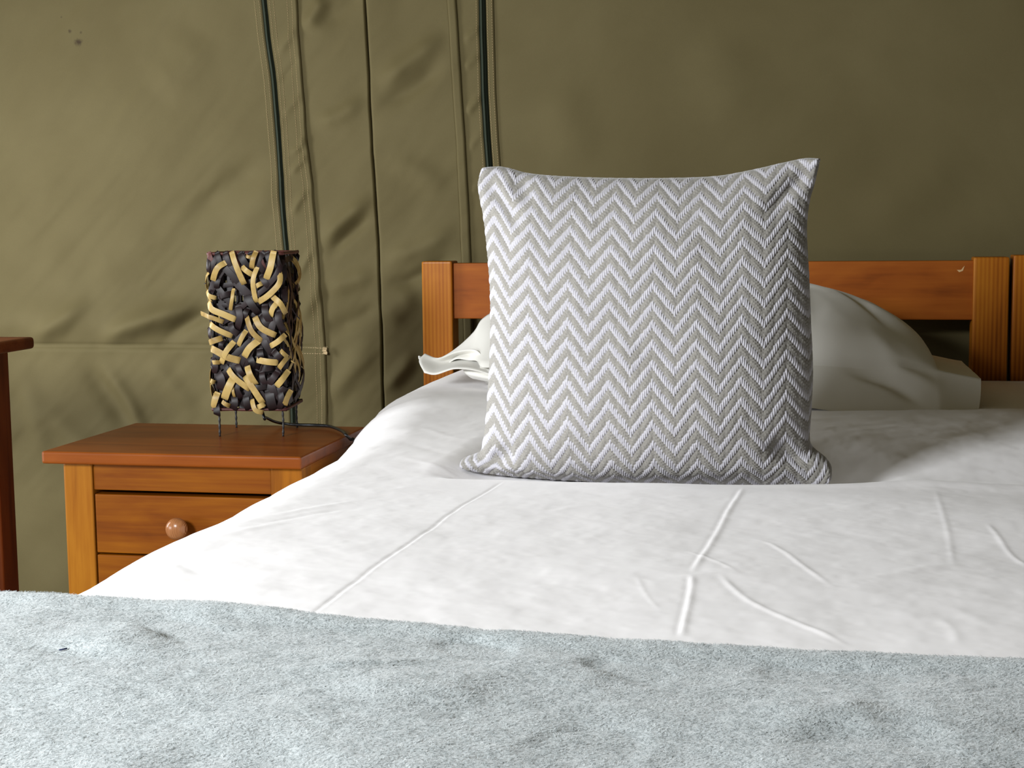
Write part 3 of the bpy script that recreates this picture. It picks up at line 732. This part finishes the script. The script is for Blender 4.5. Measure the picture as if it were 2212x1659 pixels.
i0 = (np.arange(NF) * 6)[:, None]
Q = np.concatenate([i0 + np.array([0, 1, 3, 2]), i0 + np.array([2, 3, 5, 4])], 1).reshape(-1, 4)
tone = np.clip(RNG.normal(0.56, 0.17, NF) + 0.55 * vnoise(base[:, 0] * 45, base[:, 1] * 45, 2), 0, 1)
nap = link('nap', mesh_np('nap', V.reshape(-1, 3), Q, attr={'tone': np.repeat(tone, 6)}), M_nap, blanket)
tag(nap, 'short woolly fibres', kind='stuff')
# tiny dark blue thread lying on the wool
lp = blanket_surface(np.array([-0.6182]), np.array([0.1715]))[0]
M_lint, _, _ = simple_mat('navy_thread', (0.01, 0.015, 0.06), 0.8)
tag(tube('thread', [lp + np.array([-.003, -.001, .0015]), lp + np.array([0, 0, .002]), lp + np.array([.002, .003, .002])], 0.0007, M_lint, None, 6, 4),
    'tiny dark blue thread scrap lying on the blanket at left', 'thread')

# ------------------------------------------------------------------ pillow
pil = thing('pillow', 'large white bed pillow with wide flange, half hidden behind the patterned cushion', 'pillow', (-0.27, 3.2, 0.6))
PX, PY, PZ = -0.27, 3.2, 0.60
HX, HY, FL = 0.526, 0.19, 0.094
def pillow_mid(u, v):
    """u, v in metres from the centre; the seam plane with its flange"""
    du = np.clip(np.abs(u) - HX, 0, None); dv = np.clip(np.abs(v) - HY, 0, None)
    zs = 0.082 + 0.01 * np.sin(u * 7 + 1)
    front = np.where(v < 0, dv, 0); back = np.where(v > 0, dv, 0)
    z = zs - 0.85 * front - 0.25 * back - 0.20 * np.where(u > 0, du, 0) + 0.0 * np.where(u < 0, du, 0)
    z = z - 0.35 * np.where(u > 0, du, 0) * (front / FL)
    x = u * 1.0
    y = np.clip(v, -HY, HY) + back - 0.70 * front
    y = y + 0.012 * np.sin(u * 9 + 2) * front / FL
    x = x - 0.15 * np.sign(u) * du - 0.022 * (du / FL) ** 2 * (dv / FL) ** 2
    # front flange waves
    z = z + 0.006 * np.sin(u * 11) * (front / FL)
    return x, y, z
def pillow_top(u, v):
    x, y, z = pillow_mid(u, v)
    a = np.clip(np.abs(u) / HX, 0, 1); c = np.clip(np.abs(v) / HY, 0, 1)
    prof = np.clip((1 - a ** 4.4) * (1 - c ** 2.6), 0, 1)
    peak = 0.150 * (0.92 + 0.10 * np.exp(-((u - 0.27) / 0.2) ** 2) - 0.08 * np.exp(-((u + 0.35) / 0.2) ** 2))
    z = z + peak * prof ** 0.60
    z = z + 0.006 * fbm(u * 9, v * 9, 3, 3) * (0.4 + prof)
    # front of the filling pushes over the seam
    y = y - 0.030 * np.clip(1 - a ** 4, 0, 1) * np.exp(-((c - 0.78) / 0.25) ** 2) * (v < 0)
    # soft folds running out of the right corner
    for pts, w, am in (([(0.47, -0.16), (0.40, -0.08), (0.33, 0.02)], 0.022, -0.014), ([(0.55, -0.24), (0.46, -0.20), (0.38, -0.15)], 0.014, 0.008),
                       ([(0.50, -0.26), (0.42, -0.215), (0.34, -0.20)], 0.010, -0.008), ([(-0.5, -0.1905), (0.49, -0.1905)], 0.0035, -0.0035), ([(-0.5, -0.184), (0.49, -0.184)], 0.003, 0.0015), ([(0.28, -0.2), (0.27, -0.12), (0.26, -0.05)], 0.008, 0.003), ([(-0.47, -0.16), (-0.40, -0.05), (-0.36, 0.06)], 0.02, 0.01)):
        z = z + ridge(u, v, pts, w, am, 0.35)
    return np.stack([x, y, z], -1)
uu = np.unique(np.r_[np.linspace(-0.350, HX, 170), np.linspace(HX, HX + FL, 20)])
vv = np.unique(np.r_[np.linspace(-HY - FL, -HY, 26), np.linspace(-HY, HY, 90), np.linspace(HY, HY + FL, 12)])
U_, V_ = np.meshgrid(uu, vv)
PT = pillow_top(U_, V_)
link('case_top', grid_mesh('case_top', PT), M_pillow, pil)
ub, vb = np.meshgrid(np.linspace(-0.40, HX, 60), np.linspace(-HY, HY, 30))
xb, yb, zb_ = pillow_mid(ub, vb)
a = np.abs(ub) / HX; c = np.abs(vb) / HY
zb_ = zb_ - 0.074 * np.clip((1 - a ** 3) * (1 - c ** 3), 0, 1) ** 0.6 - 0.001
link('case_underside', grid_mesh('case_underside', np.stack([xb, yb, zb_], -1), flip=True), M_pillow, pil)

def loft(name, rows, depth_cols, mat, parent, thick=0.0022, res=6):
    """rows: sections of (x, z) points from edge to edge; depth_cols: y for every point"""
    R = np.array([[(x - PX, y - PY, z - PZ) for (x, z), y in zip(r, dc)] for r, dc in zip(rows, depth_cols)])
    nr, nc = R.shape[:2]
    A = np.stack([smooth_path(R[:, j], res) for j in range(nc)], 1)
    B = np.stack([smooth_path(A[i], res) for i in range(len(A))], 0)
    me = grid_mesh(name, B)
    o = link(name, me, mat, parent)
    sol = o.modifiers.new('thickness', 'SOLIDIFY'); sol.thickness = thick; sol.offset = 0
    return o
Z3 = dict(
 a=[(-0.7991, 0.6925), (-0.8058, 0.6800), (-0.7899, 0.6559)],
 b=[(-0.7718, 0.6830), (-0.7734, 0.6701), (-0.7626, 0.6539)],
 c=[(-0.7295, 0.6971), (-0.7367, 0.6783), (-0.7235, 0.6665)],
 d=[(-0.6904, 0.7018), (-0.6987, 0.6820), (-0.6954, 0.6667)],
 e=[(-0.6676, 0.6890), (-0.6712, 0.6743), (-0.6702, 0.6629)],
 f=[(-0.6405, 0.6645), (-0.6417, 0.6600), (-0.6429, 0.6555)])
loft('flange_corner', [Z3[k] for k in 'abcdef'], [(3.05, 3.03, 3.01), (3.06, 3.055, 3.0), (3.06, 3.09, 2.99), (3.05, 3.08, 2.99), (3.03, 3.05, 2.99), (3.0, 3.0, 2.99)], M_pillow, pil)
L3 = [[(-0.7142, 0.6704), (-0.7134, 0.6637), (-0.7117, 0.6559)], [(-0.6954, 0.6717), (-0.7024, 0.6582), (-0.6935, 0.6448)], [(-0.6725, 0.6674), (-0.6750, 0.6540), (-0.6729, 0.6410)], [(-0.6361, 0.6633), (-0.6374, 0.6498), (-0.6364, 0.6375)]]
loft('flange_fold', L3, [(3.05, 3.04, 3.05), (3.05, 3.02, 3.03), (3.03, 3.0, 3.02), (3.0, 2.98, 3.0)], M_pillow, pil)
# the side of the case rising from the corner to the top of the pillow
W3 = [[(-0.8149, 0.6871), (-0.8126, 0.6813), (-0.8067, 0.6779)], [(-0.7967, 0.6738), (-0.7944, 0.6685), (-0.7897, 0.6650)], [(-0.7753, 0.6807), (-0.7657, 0.6732), (-0.7585, 0.6685)],
      [(-0.7505, 0.7006), (-0.7384, 0.6912), (-0.7313, 0.6817)], [(-0.7234, 0.7292), (-0.7102, 0.7127), (-0.7022, 0.6795)], [(-0.7061, 0.7554), (-0.6943, 0.7341), (-0.6804, 0.6797)], [(-0.6769, 0.7738), (-0.6700, 0.7413), (-0.6636, 0.6703)], [(-0.6480, 0.7791), (-0.6436, 0.7414), (-0.6347, 0.6705)]]
loft('case_side', W3, [(3.06, 3.055, 3.05), (3.10, 3.08, 3.06), (3.14, 3.10, 3.07), (3.18, 3.13, 3.06), (3.20, 3.13, 3.05), (3.2, 3.12, 3.03), (3.2, 3.1, 3.0), (3.2, 3.09, 3.0)], M_pillow, pil)

# ------------------------------------------------------------------ cushion
CY = 2.20
E_L = [(-0.5203, 0.5990), (-0.5173, 0.6085), (-0.5033, 0.6145), (-0.4886, 0.6220), (-0.4825, 0.6452), (-0.4768, 0.6882), (-0.4709, 0.7594), (-0.4688, 0.8160), (-0.4695, 0.8723), (-0.4739, 0.9282), (-0.4797, 0.9770), (-0.4857, 1.0083), (-0.4876, 1.0291), (-0.4794, 1.0518)]
E_B = [(-0.5203, 0.5990), (-0.5094, 0.5920), (-0.4745, 0.5863), (-0.4093, 0.5821), (-0.3023, 0.5789), (-0.1972, 0.5786), (-0.0940, 0.5783), (-0.0262, 0.5779), (0.0240, 0.5798), (0.0385, 0.5926)]
E_R = [(0.0385, 0.5926), (0.0370, 0.6098), (0.0268, 0.6234), (0.0114, 0.6361), (0.0059, 0.6505), (0.0080, 0.6951), (0.0094, 0.7497), (0.0060, 0.8175), (0.0026, 0.8849), (-0.0015, 0.9519), (0.0014, 0.9918), (0.0089, 1.0215), (0.0163, 1.0558)]
E_T = [(-0.4794, 1.0518), (-0.4545, 1.0527), (-0.4333, 1.0482), (-0.4122, 1.0424), (-0.3701, 1.0376), (-0.3006, 1.0337), (-0.2182, 1.0318), (-0.1370, 1.0331), (-0.0836, 1.0410), (-0.0374, 1.0508), (-0.0046, 1.0568), (0.0163, 1.0558)]
cush = thing('cushion', 'square knitted cushion with white and grey chevron pattern standing on the bed', 'cushion', (-0.23, CY, 0.59))
CX, CZ0 = -0.23, 0.59
def coons(nu, nv):
    L = arc_sample(E_L, nv); R = arc_sample(E_R, nv); B = arc_sample(E_B, nu); T = arc_sample(E_T, nu)
    u = np.linspace(0, 1, nu)[None, :, None]; v = np.linspace(0, 1, nv)[:, None, None]
    C = (1 - v) * B[None] + v * T[None] + (1 - u) * L[:, None] + u * R[:, None]
    C = C - ((1 - u) * (1 - v) * B[0] + u * (1 - v) * B[-1] + (1 - u) * v * T[0] + u * v * T[-1])
    return C
def bulge(nu, nv, T):
    a = np.abs(np.linspace(-1, 1, nu))[None, :]; b_ = np.linspace(-1, 1, nv)[:, None]
    c = np.abs(b_)
    prof = ((1 - a ** 2.0) * (1 - c ** 2.4)) ** 0.55
    sag = 1 - 0.15 * b_            # the filling settles low
    rim = 0.006 + 0.014 * np.exp(-(((1 - a) ** 2 + (1 - c) ** 2) / 0.01))
    return T * prof * sag + rim * np.minimum(1, np.minimum(1 - a, 1 - c) * 60) ** 0.5
NU, NV = 900, 430
C = coons(NU, NV)
D = bulge(NU, NV, 0.135)
u = np.linspace(0, 1, NU)[None, :] + 0 * C[..., 0]; v = np.linspace(0, 1, NV)[:, None] + 0 * C[..., 0]
P = np.stack([C[..., 0] - CX, -D, C[..., 1] - CZ0], -1)
# softly uneven filling
P[..., 1] -= 0.006 * fbm(u * 5, v * 5, 1, 3) * np.minimum(1, D / 0.03)
# gathered dents running in from the corners
for (cu, cv, eu, ev, am) in ((0.0, 1.0, 0.16, 0.80, 0.010), (0.02, 0.9, 0.12, 0.72, 0.007), (1.0, 1.0, 0.86, 0.82, 0.012), (0.97, 0.08, 0.86, 0.20, 0.014), (0.03, 0.06, 0.14, 0.16, 0.012), (0.1, 1.0, 0.2, 0.9, 0.008)):
    P[..., 1] += ridge(u, v, [(cu, cv), ((cu + eu) / 2, (cv + ev) / 2), (eu, ev)], 0.030, am, 0.4)
du = np.gradient(P, axis=1); dv = np.gradient(P, axis=0)
nrm = np.cross(du, dv); nrm /= np.linalg.norm(nrm, axis=-1, keepdims=True) + 1e-9
# chevron weave: 18 thread columns in a zigzag period
PER_X, PER_Y, COLS = 7.8, 16.8, 22
xn = (C[..., 0] + 0.2115) / 0.476                 # cloth is printed straight: columns keep their width
vl = np.linspace(0, 1, NV)[:, None] + 0 * u
l_ = np.r_[0, np.cumsum(np.linalg.norm(np.diff(P[:, NU // 2], axis=0), axis=1))]
va = 0.88 * (0.90 * vl + 0.15 * vl ** 2) + 0.12 * (l_ / l_[-1])[:, None]
cx = xn * PER_X * COLS + 1e-4
ci = np.floor(cx + 0.5)
cf = cx + 0.5 - np.floor(cx + 0.5)               # 0..1 within the column
ph = (ci / COLS) % 1.0
tri = 1 - 2 * np.abs(((ph + 0.0) % 1.0) - 0.5) * 2
tri = np.abs((ph * 2 + 1) % 2 - 1)                # 0 at peak column, 1 half way
yy = va * PER_Y + tri * 1.40 + 0.05 * (RNG.random(200)[(ci.astype(int)) % 200] - 0.5)
k = np.floor(yy); fy = yy - k
jit = RNG.random((160, 64))
j = jit[(ci.astype(int)) % 160, (k.astype(int)) % 64]
wl = 0.45 + 0.08 * (j - 0.5)                      # share of the period covered by the white float
is_w = sstep(-0.02, 0.03, fy) * sstep(wl + 0.03, wl - 0.02, fy)
prof_x = np.sqrt(np.clip(1 - (2 * cf - 1) ** 2 * 0.98, 0, 1))
tw = np.clip(fy / wl, 0, 1)
h_w = (0.15 + 0.85 * prof_x) * (0.25 + 0.75 * np.sin(np.pi * tw) ** 0.6)
gsub = (fy - wl) / (1 - wl) * 3.0
knot = 0.45 + 0.55 * np.abs(np.sin(np.pi * (ci + cf - 0.5) / 6.0)) ** 0.7      # bunches of weft between the floats
h_g = knot * (0.55 + 0.45 * np.abs(np.sin(np.pi * (gsub + 0.20 * cf)))) * np.sin(np.pi * np.clip((fy - wl) / (1 - wl), 0, 1)) ** 0.45
relief = is_w * h_w + (1 - is_w) * h_g * 0.85
amp = 0.0026 * np.minimum(1, np.minimum(np.minimum(u, 1 - u), np.minimum(v, 1 - v)) * 60 + 0.2)
P = P + nrm * (relief * amp)[..., None]
M_knit, nt, b = simple_mat('chevron_knit', (0.8, 0.8, 0.8), 0.9, 0.15, 0.25)
at = N(nt, 'ShaderNodeAttribute', attribute_name='white')
tc = N(nt, 'ShaderNodeTexCoord')
n1 = N(nt, 'ShaderNodeTexNoise', Scale=500.0, Detail=3.0, Roughness=0.7)
nt.links.new(tc.outputs['Object'], n1.inputs['Vector'])
rg = ramp(nt, [(0.3, (0.215, 0.203, 0.186)), (0.7, (0.325, 0.31, 0.283))])
rw_ = ramp(nt, [(0.3, (0.42, 0.41, 0.448)), (0.7, (0.53, 0.52, 0.562))])
nt.links.new(n1.outputs['Fac'], rg.inputs[0]); nt.links.new(n1.outputs['Fac'], rw_.inputs[0])
mx = N(nt, 'ShaderNodeMix', data_type='RGBA')
nt.links.new(at.outputs['Fac'], mx.inputs['Factor']); nt.links.new(rg.outputs[0], mx.inputs['A']); nt.links.new(rw_.outputs[0], mx.inputs['B'])
nt.links.new(mx.outputs['Result'], b.inputs['Base Color'])
bp = N(nt, 'ShaderNodeBump'); bp.inputs['Strength'].default_value = 0.4; bp.inputs['Distance'].default_value = 0.0008
nt.links.new(n1.outputs['Fac'], bp.inputs['Height']); nt.links.new(bp.outputs[0], b.inputs['Normal'])
link('knitted_front', grid_mesh('knitted_front', P, attr={'white': is_w}), M_knit, cush)
nb = 90
Cb = coons(nb, nb); Db = bulge(nb, nb, 0.085)
Pb = np.stack([Cb[..., 0] - CX, Db, Cb[..., 1] - CZ0], -1)
M_back, _, _ = simple_mat('cushion_back_cloth', (0.50, 0.47, 0.44), 0.9, 0.15, 0.2)
link('back_panel', grid_mesh('back_panel', Pb, flip=True, attr={'white': np.zeros(nb * nb)}), M_back, cush)
ring = np.vstack([arc_sample(E_B, 60)[:-1], arc_sample(E_R, 60)[:-1], arc_sample(E_T, 60)[::-1][::-1][::-1][:-1], arc_sample(E_L, 60)[::-1][:-1]])

# ------------------------------------------------------------------ nightstand
nst = thing('nightstand', 'orange pine nightstand with turned drawer knob, lamp standing on its red top', 'nightstand', (-1.18, 2.81, 0))
def nbox(name, lo, hi, mat, bevel=0.003, parent=None):
    L = nst.location
    return box(name, Vector(lo) - L, Vector(hi) - L, mat, parent or nst, bevel, 3)
nbox('top', (-1.452, 2.605, 0.5135), (-0.924, 3.018, 0.538), M_top, 0.005)
for x0, x1 in ((-1.418, -1.358), (-0.993, -0.930)):
    nbox('leg', (x0, 2.625, -0.06), (x1, 2.680, 0.5130), M_pine_leg, 0.004)
    nbox('leg', (x0, 2.945, -0.06), (x1, 3.000, 0.5130), M_pine_leg, 0.004)
nbox('upper_rail', (-1.3575, 2.630, 0.4605), (-0.9935, 2.655, 0.5130), M_pine_h, 0.002)
for z0, z1 in ((0.336, 0.4525), (0.209, 0.3325)):
    dr = nbox('drawer', (-1.3560, 2.629, z0), (-0.9950, 2.660, z1), M_pine_h, 0.003)
    L = nst.location
    lathe('knob', [(-0.004, 0.001), (-0.002, 0.009), (0.010, 0.009), (0.012, 0.0085), (0.016, 0.014), (0.020, 0.0195), (0.027, 0.0215), (0.034, 0.020), (0.039, 0.014), (0.0415, 0.006), (0.042, 0.0002)],
          M_knob, dr, (-1.1755 - L[0], 2.629 - L[1], (z0 + z1) / 2 - L[2]))
nbox('lower_rail', (-1.3575, 2.630, 0.150), (-0.9935, 2.655, 0.205), M_pine_h, 0.002)
nbox('side_panel', (-1.410, 2.675, 0.15), (-1.395, 2.950, 0.5130), M_pine_y, 0.001)
nbox('side_panel', (-0.950, 2.675, 0.15), (-0.935, 2.950, 0.5130), M_pine_y, 0.001)
nbox('back_panel', (-1.358, 2.985, 0.15), (-0.993, 2.997, 0.5130), M_pine_h, 0.001)
nbox('inner_shelf', (-1.395, 2.660, 0.150), (-0.950, 2.985, 0.165), M_pine_h, 0.001)

# ------------------------------------------------------------------ table at the left edge
tab = thing('side_table', 'dark red wooden side table cut off by the left frame edge', 'table', (-1.95, 2.83, 0))
def tbox(name, lo, hi, mat, bevel, seg=3):
    L = tab.location
    return box(name, Vector(lo) - L, Vector(hi) - L, mat, tab, bevel, seg)
tbox('top', (-2.25, 2.70, 0.706), (-1.653, 2.962, 0.732), M_redh, 0.010, 4)
for x0 in (-1.772, -2.22):
    for y0 in (2.735, 2.885):
        tbox('leg', (x0, y0, -0.06), (x0 + 0.062, y0 + 0.062, 0.7055), M_red, 0.004)
tbox('apron', (-2.158, 2.74, 0.62), (-1.772, 2.76, 0.7055), M_redh, 0.002)
tbox('apron', (-2.158, 2.92, 0.62), (-1.772, 2.94, 0.7055), M_redh, 0.002)

# ------------------------------------------------------------------ woven lamp
LAMP_L = Vector((-1.124, 2.915, 0.538)); LAMP_R = math.radians(7)
lamp = thing('table_lamp', 'box shaped table lamp woven from tan and black palm strips on wire legs', 'lamp', LAMP_L, LAMP_R)
HW = 0.080; Z0, Z1 = 0.055, 0.377
# wire frame: legs run up inside the corners, loops at bottom and top
for sx_ in (-1, 1):
    for sy_ in (-1, 1):
        x, y = sx_ * 0.066, sy_ * 0.066
        tube('leg', [(x, y, 0.0), (x + random.uniform(-.001, .001), y, 0.03), (x, y, 0.07), (x, y, 0.20), (x, y, Z1 - 0.01)], lambda t: 0.0023 + 0.0005 * math.sin(t * 190), M_wire, lamp, 6, 10)
def rim(z, name):
    h = HW - 0.004
    r = 0.010
    pts = []
    for cx_, cy_, a0 in ((h - r, h - r, 0), (-h + r, h - r, 90), (-h + r, -h + r, 180), (h - r, -h + r, 270)):
        for a in (0, 30, 60, 90):
            t = math.radians(a0 + a); pts.append((cx_ + r * math.cos(t), cy_ + r * math.sin(t), z))
    pts.append(pts[0])
    return tube(name, pts, lambda t: 0.0035 + 0.0006 * math.sin(t * 230), M_rim, lamp, 7, 4)
rim(Z0 + 0.002, 'rim'); rim(Z1 - 0.003, 'rim')

FACES = {'front': ((1, 0), (0, -1)), 'right': ((0, 1), (1, 0)), 'back': ((-1, 0), (0, 1)), 'left': ((0, -1), (-1, 0))}
def strip(face, path, width, mat, base, bow, tuck=0.004, name='strip', parent=lamp, twist=0.0, seg=4):
    """path: (u, v) in metres on one side of the shade; u from the middle, v above the lamp foot"""
    ex, en = FACES[face]
    P2 = smooth_path(np.array(path, float), seg)
    m = len(P2)
    T = np.gradient(P2, axis=0); T /= np.linalg.norm(T, axis=1, keepdims=True) + 1e-9
    Nn = np.stack([-T[:, 1], T[:, 0]], -1)
    t = np.linspace(0, 1, m)
    off = base + bow * np.sin(math.pi * t) - tuck * (np.abs(2 * t - 1) ** 4)
    V = []
    for i in range(m):
        w = width * (0.5 if 0 < i < m - 1 else 0.46)
        top = []
        for s_, crown in ((-1, 0), (0, 0.0007), (1, 0)):
            u_, v_ = P2[i] + Nn[i] * s_ * w
            o_ = HW - 0.002 + off[i] + crown + s_ * twist * (t[i] - 0.5)
            # wrap round the corners of the box
            if abs(u_) > HW - 0.006:
                ex_ = abs(u_) - (HW - 0.006)
                o_ -= ex_ * 0.85; u_ = math.copysign(HW - 0.006 + ex_ * 0.75, u_)
            top.append((ex[0] * u_ + en[0] * o_, ex[1] * u_ + en[1] * o_, v_))
        low = [(a_[0] - en[0] * 0.0009, a_[1] - en[1] * 0.0009, a_[2]) for a_ in top]
        V += top + low + [top[0], low[0], top[2], low[2]]      # upper face, lower face, two cut edges
    Q = []
    for i in range(m - 1):
        o = i * 10
        for a_, b_ in ((0, 1), (1, 2), (4, 3), (5, 4), (7, 6), (8, 9)):
            Q.append((o + a_, o + b_, o + b_ + 10, o + a_ + 10))
    for i in (0, m - 1):
        o = i * 10
        Q.append((o, o + 1, o + 4, o + 3)); Q.append((o + 1, o + 2, o + 5, o + 4))
    return V, Q
def add_strip(*a, **kw):
    V, Q = strip(*a, **kw)
    me = mesh_np('strip', V, Q)
    mat = a[3]
    o = link('strip', me, mat, lamp)
    return o
# inner layer: crossing dark strips on all four sides, one mesh
LV, LQ = [], []
for fc in FACES:
    for k_ in range(9):
        uu_ = -0.070 + 0.0175 * k_
        V, Q = strip(fc, [(uu_ + random.uniform(-.006, .006), Z0 + .002), (uu_, 0.2), (uu_ + random.uniform(-.006, .006), Z1 - .002)], random.uniform(.010, .014), None, -0.010, 0.003)
        LQ += [tuple(i + len(LV) for i in q) for q in Q]; LV += V
    for k_ in range(14):
        v_ = Z0 + 0.014 + k_ * 0.0225
        V, Q = strip(fc, [(-0.074, v_ + random.uniform(-.012, .012)), (0, v_), (0.074, v_ + random.uniform(-.012, .012))], random.uniform(.009, .013), None, -0.008, 0.003)
        LQ += [tuple(i + len(LV) for i in q) for q in Q]; LV += V
inner = link('inner_weave', mesh_np('inner_weave', LV, LQ), M_dark, lamp)
tag(inner, 'black crossing strips of the inner layer', kind='stuff')

def zq(pts):      # front side: positions measured off the shade's own left rim and foot
    return [((x - 245) / 595 * 2 * HW - HW, Z0 + (1392 - y) / 1228 * (Z1 - Z0)) for x, y in pts]
TAN = [
 ([(405,240),(345,285),(300,380)],45), ([(450,155),(490,270),(540,410)],45), ([(640,155),(620,220),(600,290)],40), ([(525,270),(565,305),(610,340)],42),
 ([(772,155),(750,280),(708,372)],52), ([(645,270),(612,390),(625,550)],38), ([(625,430),(650,415),(680,400)],36), ([(812,310),(812,400),(730,490),(640,548)],46),
 ([(745,500),(815,560),(850,640)],46), ([(795,545),(755,595),(733,660)],42), ([(458,440),(452,520),(428,610)],28), ([(240,455),(265,492),(320,515)],36),
 ([(252,540),(290,600),(380,640),(465,682)],50), ([(130,636),(230,648),(310,670),(372,700)],36), ([(262,710),(330,755),(435,810)],44),
 ([(245,862),(300,842),(360,822)],46), ([(265,900),(330,930),(400,970),(490,1000)],55), ([(450,850),(390,930),(345,1022)],44), ([(272,1012),(305,1010),(338,1012)],34),
 ([(395,1060),(450,1130),(560,1225)],46), ([(440,1125),(405,1200),(358,1300)],62), ([(252,1145),(270,1158),(292,1168)],34), ([(310,1245),(288,1310),(262,1370)],52),
 ([(340,1315),(370,1335),(402,1352)],34), ([(430,1195),(435,1240),(440,1285)],22), ([(548,655),(590,770),(662,852)],42), ([(545,765),(515,815),(478,885)],38),
 ([(640,842),(570,900),(522,972)],54), ([(612,660),(665,745),(770,805)],50), ([(845,800),(790,850),(722,890)],44), ([(615,992),(700,1006),(782,1016)],50),
 ([(870,965),(830,1010),(785,1062)],40), ([(543,1040),(570,1110),(608,1190)],50), ([(520,1120),(580,1205),(655,1335)],50), ([(570,1300),(600,1380),(655,1405)],38),
 ([(608,1365),(640,1352),(668,1335)],40), ([(865,1080),(820,1140),(762,1202)],50), ([(800,920),(840,955),(868,985)],34), ([(878,1235),(850,1290),(822,1350)],46),
 ([(560,190),(590,200),(620,196)],26)]
for pts, w in TAN:
    wm = w / 595 * 2 * HW * 0.95
    add_strip('front', zq(pts), wm, M_tan, 0.0085 + random.uniform(-.001, .0015), random.uniform(.003, .007), tuck=0.003, twist=random.uniform(-.003, .003), seg=5)
DARK = [([(270,190),(265,270),(255,320)],40), ([(350,170),(300,260),(285,330)],40), ([(500,165),(540,230),(590,330)],52), ([(700,160),(650,240),(700,330)],44),
 ([(440,350),(500,420),(560,480),(640,600)],60), ([(350,330),(330,400),(320,450)],40), ([(480,560),(500,660),(470,760)],50), ([(540,470),(590,560),(640,640)],54),
 ([(660,330),(700,400),(740,440)],44), ([(840,250),(850,350),(800,420)],40), ([(640,640),(700,700),(780,740)],70), ([(330,510),(380,490),(450,480)],44),
 ([(560,590),(540,640),(545,700)],40), ([(690,560),(700,640),(740,720)],50), ([(790,600),(800,700),(830,780)],54), ([(420,700),(440,760),(490,800)],46),
 ([(650,800),(690,880),(740,960)],50), ([(740,920),(780,960),(820,1000)],50), ([(640,900),(650,960),(660,1000)],50), ([(540,950),(580,1010),(560,1060)],48),
 ([(270,970),(300,1040),(280,1100)],44), ([(350,1010),(390,1080),(380,1160)],44), ([(300,1080),(340,1150),(320,1230)],60), ([(640,1050),(680,1060),(740,1050)],50),
 ([(650,1080),(660,1140),(690,1210)],44), ([(780,1080),(740,1140),(690,1200)],48), ([(700,1220),(715,1300),(730,1390)],70), ([(780,1220),(800,1300),(770,1390)],44),
 ([(520,1260),(530,1320),(540,1390)],50), ([(430,1260),(440,1330),(420,1390)],50), ([(480,1150),(460,1220),(490,1300)],44), ([(290,1330),(300,1400),(290,1430)],50),
 ([(560,1190),(620,1210),(700,1200)],40), ([(240,740),(260,790),(250,830)],40), ([(370,830),(350,880),(370,930)],36), ([(760,1180),(800,1220),(850,1250)],50),
 ([(840,430),(850,500),(845,560)],40), ([(830,1090),(850,1010),(850,900)],40), ([(460,1010),(490,1080),(520,1120)],40), ([(560,820),(590,760),(640,700)],36)]
for pts, w in DARK:
    add_strip('front', zq(pts), w / 595 * 2 * HW, M_dark, 0.004 + random.uniform(-.002, .003), random.uniform(.003, .006), twist=random.uniform(-.003, .003))
def random_strips(face, n, mat, w0, w1, b0, b1, wrap=0.0):
    for _ in range(n):
        u0 = random.uniform(-HW * .8, HW * .8); v0 = random.uniform(Z0 + .03, Z1 - .03)
        a_ = random.choice((-1, 1)) * random.uniform(0.6, 1.35)
        l_ = random.uniform(.025, .06)
        pts = [(u0 + q * l_ * math.cos(a_) + random.uniform(-.003, .003), v0 + q * l_ * math.sin(a_)) for q in (-1, 0, 1)]
        pts = [(max(-HW * .98, min(HW * .98, p)), max(Z0 + .001, min(Z1 - .001, q))) for p, q in pts]
        add_strip(face, pts, random.uniform(w0, w1), mat, random.uniform(b0, b1), random.uniform(.003, .006), seg=3)
random_strips('front', 26, M_dark, .010, .015, -.001, .003)
for fc, nd, nt_ in (('right', 34, 20), ('left', 30, 16), ('back', 26, 12)):
    random_strips(fc, nd, M_dark, .010, .015, -.002, .002)
    random_strips(fc, nt_, M_tan, .009, .013, .001, .004)
# strips lapped over the top rim
for k_ in range(9):
    u_ = -0.068 + 0.017 * k_
    add_strip('front', [(u_ - .006, Z1 + .0015), (u_, Z1 - .016), (u_ + .008, Z1 - .040)], .011, M_dark if k_ % 3 else M_rim, .004, .002)
# a few loose splinters
for pts in ([(905, 600), (930, 640), (968, 690)], [(232, 400), (215, 404), (208, 398)], [(885, 1005), (905, 1018), (925, 1032)], [(340, 650), (345, 665), (338, 675)]):
    add_strip('front', zq(pts), 0.0022, M_dark if pts[0][0] in (905, 232) else M_tan, .009, .003, tuck=0)
# bulb holder and flex
lathe('bulb_holder', [(0.0, 0.016), (0.004, 0.018), (0.045, 0.018), (0.05, 0.012), (0.05, 0.0005)], M_wire, lamp, (0, 0, Z0 + 0.004), 'Z', 16)
tube('cross_bar', [(-HW + .006, 0, Z0 + .004), (0, 0, Z0 + .003), (HW - .006, 0, Z0 + .004)], 0.0022, M_wire, lamp, 6, 3)
Rl = Matrix.Rotation(-LAMP_R, 3, 'Z')
cw = [(-1.1147, 2.9300, 0.5663), (-1.1087, 2.9600, 0.5545), (-1.1028, 2.9970, 0.5450), (-1.0625, 2.9806, 0.5450), (-1.0185, 2.9786, 0.5450), (-0.9851, 2.9647, 0.5450), (-0.9390, 2.9003, 0.5450), (-0.9110, 2.8434, 0.5450), (-0.9130, 2.8768, 0.5316), (-0.9050, 2.8818, 0.5185), (-0.9000, 2.8718, 0.4000), (-0.9000, 2.8718, 0.2500)]
cw = [tuple(Rl @ (Vector(p) - LAMP_L)) for p in cw]
cw = [(0, 0, Z0 + .006), (0.01, -0.012, 0.046), (0.017, -0.02, 0.03)] + cw
tube('flex', cw, 0.0032, M_cord, lamp, 8, 8)
